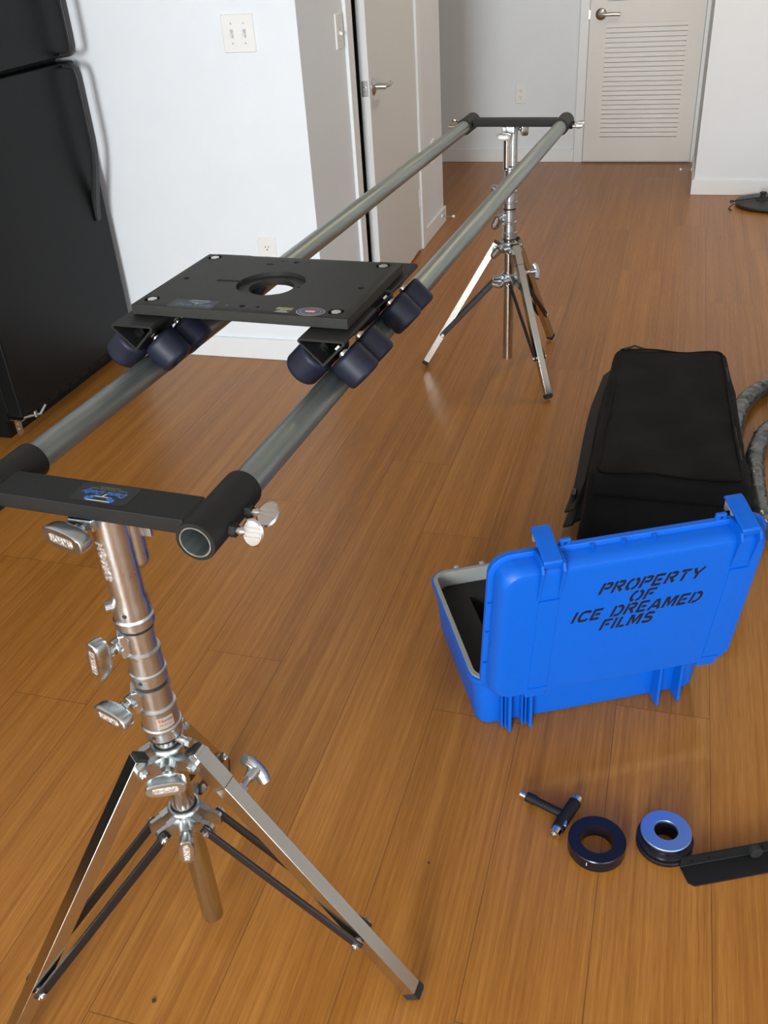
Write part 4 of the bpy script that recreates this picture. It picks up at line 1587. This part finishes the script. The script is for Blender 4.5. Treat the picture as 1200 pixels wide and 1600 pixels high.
# front panel hem and far corner pull tab
b = B()
b.tube([(x*BW2*0.93, -BL2-0.012, BH*0.80) for x in [-1+2*k/12 for k in range(13)]], 0.0030, 6)
b.build('front_seam', 'piping', bag)
b = B()
b.tube([(-BW2*0.80, BL2*0.96, BH+0.002), (-BW2*0.62, BL2*0.985, BH+0.010), (-BW2*0.45, BL2*0.97, BH+0.004)], 0.006, 8, flat=(0.4, 1))
b.build('pull_tab', 'web', bag)
# shoulder strap hanging at the left side
b = B()
sx_ = -BW2-0.020


def ribbon(b, pts, wd, t):
    """pts: (x,y,z); width runs roughly vertical"""
    loops = []
    for i, p in enumerate(pts):
        p = Vector(p)
        tg = (Vector(pts[min(i+1, len(pts)-1)])-Vector(pts[max(0, i-1)])).normalized()
        nn = Vector((-0.75, 0, 0.66)).normalized()
        wv = tg.cross(nn).normalized()*wd/2
        nn = nn*t/2
        loops.append([p+wv+nn, p-wv+nn, p-wv-nn, p+wv-nn])
    b.loft(loops)


ribbon(b, [(sx_+0.018, 0.33, 0.225), (sx_+0.008, 0.26, 0.21), (sx_-0.002, 0.18, 0.20), (sx_-0.008, 0.08, 0.185), (sx_-0.010, -0.03, 0.165), (sx_-0.012, -0.12, 0.14), (sx_-0.016, -0.18, 0.115), (sx_-0.026, -0.225, 0.090), (sx_-0.034, -0.255, 0.070)], 0.050, 0.005)
ribbon(b, [(sx_+0.004, -0.06, 0.15), (sx_-0.002, -0.13, 0.12), (sx_-0.014, -0.19, 0.08), (sx_-0.028, -0.235, 0.045), (sx_-0.036, -0.262, 0.025)], 0.050, 0.005)
ribbon(b, [(sx_+0.012, -0.02, 0.14), (sx_+0.006, -0.12, 0.09), (sx_-0.002, -0.19, 0.055), (sx_-0.008, -0.235, 0.030)], 0.050, 0.005)
b.build('shoulder_strap', 'web', bag)
b = B()
b.box((sx_-0.027, -0.220, 0.094), (0.012, 0.034, 0.040), bev=0.003)
b.build('buckle', 'black', bag)

# ------------------------------------------------------------------ two film-wrapped hoses at the right edge


def hose(label, pts, r, seed):
    rnd = random.Random(seed)
    # Catmull-Rom
    P = [Vector(p) for p in pts]
    out = []
    for i in range(len(P)-1):
        p0, p1, p2, p3 = P[max(0, i-1)], P[i], P[i+1], P[min(len(P)-1, i+2)]
        for k in range(14):
            t = k/14
            out.append(0.5*((2*p1)+(-p0+p2)*t+(2*p0-5*p1+4*p2-p3)*t*t+(-p0+3*p1-3*p2+p3)*t**3))
    out.append(P[-1])
    rr = [r*(1+0.07*rnd.uniform(-1, 1)) for _ in out]
    b = B()
    b.tube(out, r, 20, rfun=lambda i: rr[i])
    o = b.build('wrapped_hose', 'hose', angle=50)
    for v in o.data.vertices:
        v.co += Vector((rnd.uniform(-1, 1), rnd.uniform(-1, 1), rnd.uniform(-1, 1)))*0.0022
        v.co.z = max(v.co.z, 0.0005)
    tag(o, label, 'hose', 'film-wrapped hoses')


hose('outer arc of grey film-wrapped hose, emerging beside the top of the bag', [(0.262, 2.66, 0.031), (0.276, 2.84, 0.031), (0.312, 2.99, 0.031), (0.370, 3.10, 0.031), (0.45, 3.16, 0.031), (0.56, 3.17, 0.031), (0.74, 3.09, 0.031), (0.86, 2.88, 0.031), (0.88, 2.60, 0.031), (0.80, 2.35, 0.031), (0.66, 2.22, 0.031)], 0.028, 3)
hose('inner arc of grey film-wrapped hose, running down beside the bag to the case', [(0.338, 2.20, 0.030), (0.324, 2.33, 0.030), (0.320, 2.50, 0.030), (0.330, 2.64, 0.030), (0.368, 2.78, 0.030), (0.44, 2.87, 0.030), (0.54, 2.90, 0.030), (0.66, 2.85, 0.030), (0.73, 2.70, 0.030), (0.71, 2.52, 0.030), (0.61, 2.42, 0.030)], 0.027, 5)

# ------------------------------------------------------------------ small parts on the floor
tt = thing('skate_tool', 'black T-shaped socket wrench with chrome ends lying on the floor', 'wrench', (0, 0, 0.0125))
A_, B_ = Vector((-0.160, 1.205, 0)), Vector((-0.070, 1.172, 0))
C_, D_ = Vector((-0.053, 1.218, 0)), Vector((-0.086, 1.126, 0))
tt.location = ((C_+D_)/2)+Vector((0, 0, 0.0125))
off = (C_+D_)/2
A_, B_, C_, D_ = A_-off, B_-off, C_-off, D_-off
b = B()
dr = (D_-C_).normalized()
b.cyl(C_+dr*0.010, D_-dr*0.012, 0.0122, seg=24, bev=0.0012)
ar = (B_-A_).normalized()
b.cyl(A_+ar*0.012, A_+ar*0.032, 0.0095, seg=20, bev=0.001)
b.cyl(A_+ar*0.030, B_-ar*0.002, 0.0082, seg=20)
b.build('tool_body', 'steel', tt)
for p, q, r in ((C_, C_+dr*0.011, 0.0105), (D_, D_-dr*0.013, 0.0105), (A_, A_+ar*0.013, 0.0072)):
    b = B()
    d = (q-p)
    Lx = d.length
    b.lathe([(r*0.62, 0), (r, 0), (r, Lx), (r*0.62, Lx)], frame(p, d), 24)
    b.lathe([(0, 0.006), (r*0.62, 0.006), (r*0.62, 0.0)], frame(p, d), 6)
    b.build('chrome_socket', 'chrome', tt)['label'] = 'chrome socket end'
b = B()
mid = (C_+D_)/2+dr*0.022
b.box(mid+Vector((0.0085, -0.003, 0.0068)), (0.006, 0.013, 0.006), bev=0.001, T=None)
b.build('size_window', 'zinc', tt)

b = B()
b.lathe([(0.0285, 0.0), (0.0285, 0.018), (0.0305, 0.0275), (0.0505, 0.0275), (0.0520, 0.0255), (0.0520, 0.003), (0.0505, 0.0)], None, 72, closed=True)
b.mi = 1
qa = math.radians(255)
b.box((0.0519*math.cos(qa), 0.0519*math.sin(qa), 0.017), (0.0012, 0.0012, 0.008))
o = b.build('adapter_ring', ['ringb', 'swhite'], loc=(-0.0085, 1.122, 0))
tag(o, 'plain thick black metal ring lying beside the T-shaped tool', 'ring')

ad = thing('flange_adapter', 'grooved black adapter with a silver-blue top face, beside the black bar', 'adapter', (0.110, 1.160, 0))
b = B()
b.lathe([(0.026, 0.0), (0.049, 0.0), (0.0505, 0.002), (0.0505, 0.008), (0.0485, 0.010), (0.044, 0.011), (0.044, 0.015), (0.0495, 0.0165), (0.0505, 0.019), (0.0495, 0.022), (0.043, 0.024), (0.043, 0.030), (0.042, 0.034), (0.026, 0.034)], None, 72, closed=True)
b.build('grooved_hub', 'ringb', ad)
b = B()
b.lathe([(0.0205, 0.034), (0.0440, 0.034), (0.0450, 0.0355), (0.0450, 0.0385), (0.0440, 0.0395), (0.0215, 0.0395), (0.0205, 0.0380)], None, 72, closed=True)
o = b.build('top_face', 'ringt', ad)
o['label'] = 'silver-blue brushed face ring'
b = B()
b.lathe([(0.0212, 0.0), (0.0212, 0.034), (0.027, 0.034), (0.027, 0.0)], None, 48, closed=True)
b.build('inner_sleeve', 'ringb', ad)

# black angle bar running out of the frame
pa, an = Vector((0.1565, 1.079, 0)), math.radians(25.3)
bar = thing('angle_bar', 'black steel angle bar lying at the right edge by the grooved adapter', 'metal bar', pa, an)
Lb = 0.34
b = B()
hh, tk, wdth = 0.026, 0.0035, 0.044
prof = [(0, 0), (0, tk), (wdth-tk-0.001, tk), (wdth-tk, tk+0.001), (wdth-tk, hh), (wdth, hh), (wdth, 0.001), (wdth-0.001, 0)]    # (y, z)
b.prism(prof, Lb, Matrix(((0, 0, 1, 0), (1, 0, 0, 0), (0, 1, 0, 0), (0, 0, 0, 1))))
b = b.build('bar_profile', 'steel', bar, angle=30)
cts = []
for x in (0.020, 0.052):
    c = B()
    c.cyl((x, 0.030, 0.0155), (x, 0.052, 0.0155), 0.0034, seg=16)
    c = c.build('c', 'steel')
    c.parent = bar
    cts.append(c)
c = B()
c.box((0.0, 0.0, 0), (0.012, 0.012, 0.02), T=Matrix.Rotation(math.radians(45), 4, 'Z'))
c = c.build('c', 'steel')
c.parent = bar
cts.append(c)
cut(b, cts)
c = B()
c.lathe([(0.0, 0), (0.012, 0), (0.012, 0.010), (0, 0.012)], frame((0.138, wdth-tk, 0.016), (0, -1, 0)), 24)
c.build('rubber_bumper', 'rubber', bar)

# dark disc with a cord at the far right
dk = thing('round_floor_base', 'round dull black disc with a cord and centre hub, by the far right wall', 'disc', (0.530, 5.60, 0))
b = B()
b.lathe([(0, 0.004), (0.165, 0.004), (0.176, 0.008), (0.180, 0.014), (0.176, 0.021), (0.150, 0.028), (0.080, 0.035), (0.030, 0.038), (0, 0.038)], None, 72)
b.build('disc_body', 'disc', dk)
b = B()
b.lathe([(0, 0.034), (0.036, 0.036), (0.030, 0.044), (0.016, 0.050), (0.013, 0.066), (0.018, 0.070), (0.018, 0.076), (0, 0.077)], Matrix.Translation((-0.038, -0.02, 0)), 32)
b.build('hub', 'rubber', dk)
b = B()
b.tube([(-0.197, -0.045, 0.030), (-0.17, -0.035, 0.032), (-0.12, -0.028, 0.039), (-0.06, -0.022, 0.046), (0.0, -0.018, 0.047), (0.08, -0.005, 0.044), (0.16, 0.01, 0.034), (0.24, 0.02, 0.006)], 0.004, 8)
b.tube([(-0.200+0.006*math.cos(t*0.6), -0.047, 0.030+0.006*math.sin(t*0.6)) for t in range(11)], 0.0035, 8)
b.tube([(-0.185, -0.055, 0.022), (-0.205, -0.07, 0.008), (-0.212, -0.10, 0.004), (-0.200, -0.13, 0.004)], 0.003, 8)
b.build('cord', 'rubber', dk)

# a few crumbs on the boards
for (x, y, s, m_, lab) in ((-0.672, 0.662, 0.0042, 'crumb', 'tiny brown flake on the floor in the foreground between the stand legs'),
                           (-0.300, 1.02, 0.0026, 'crumb', 'tiny dark speck on the floor right of the near stand foot'),):
    b = B()
    n = 7
    b.prism([(s*(0.6+0.5*random.random())*math.cos(2*PI*i/n), s*(0.6+0.5*random.random())*math.sin(2*PI*i/n)) for i in range(n)], s*0.5)
    o = b.build('floor_crumb', m_, loc=(x, y, 0.0))
    tag(o, lab, 'crumb')
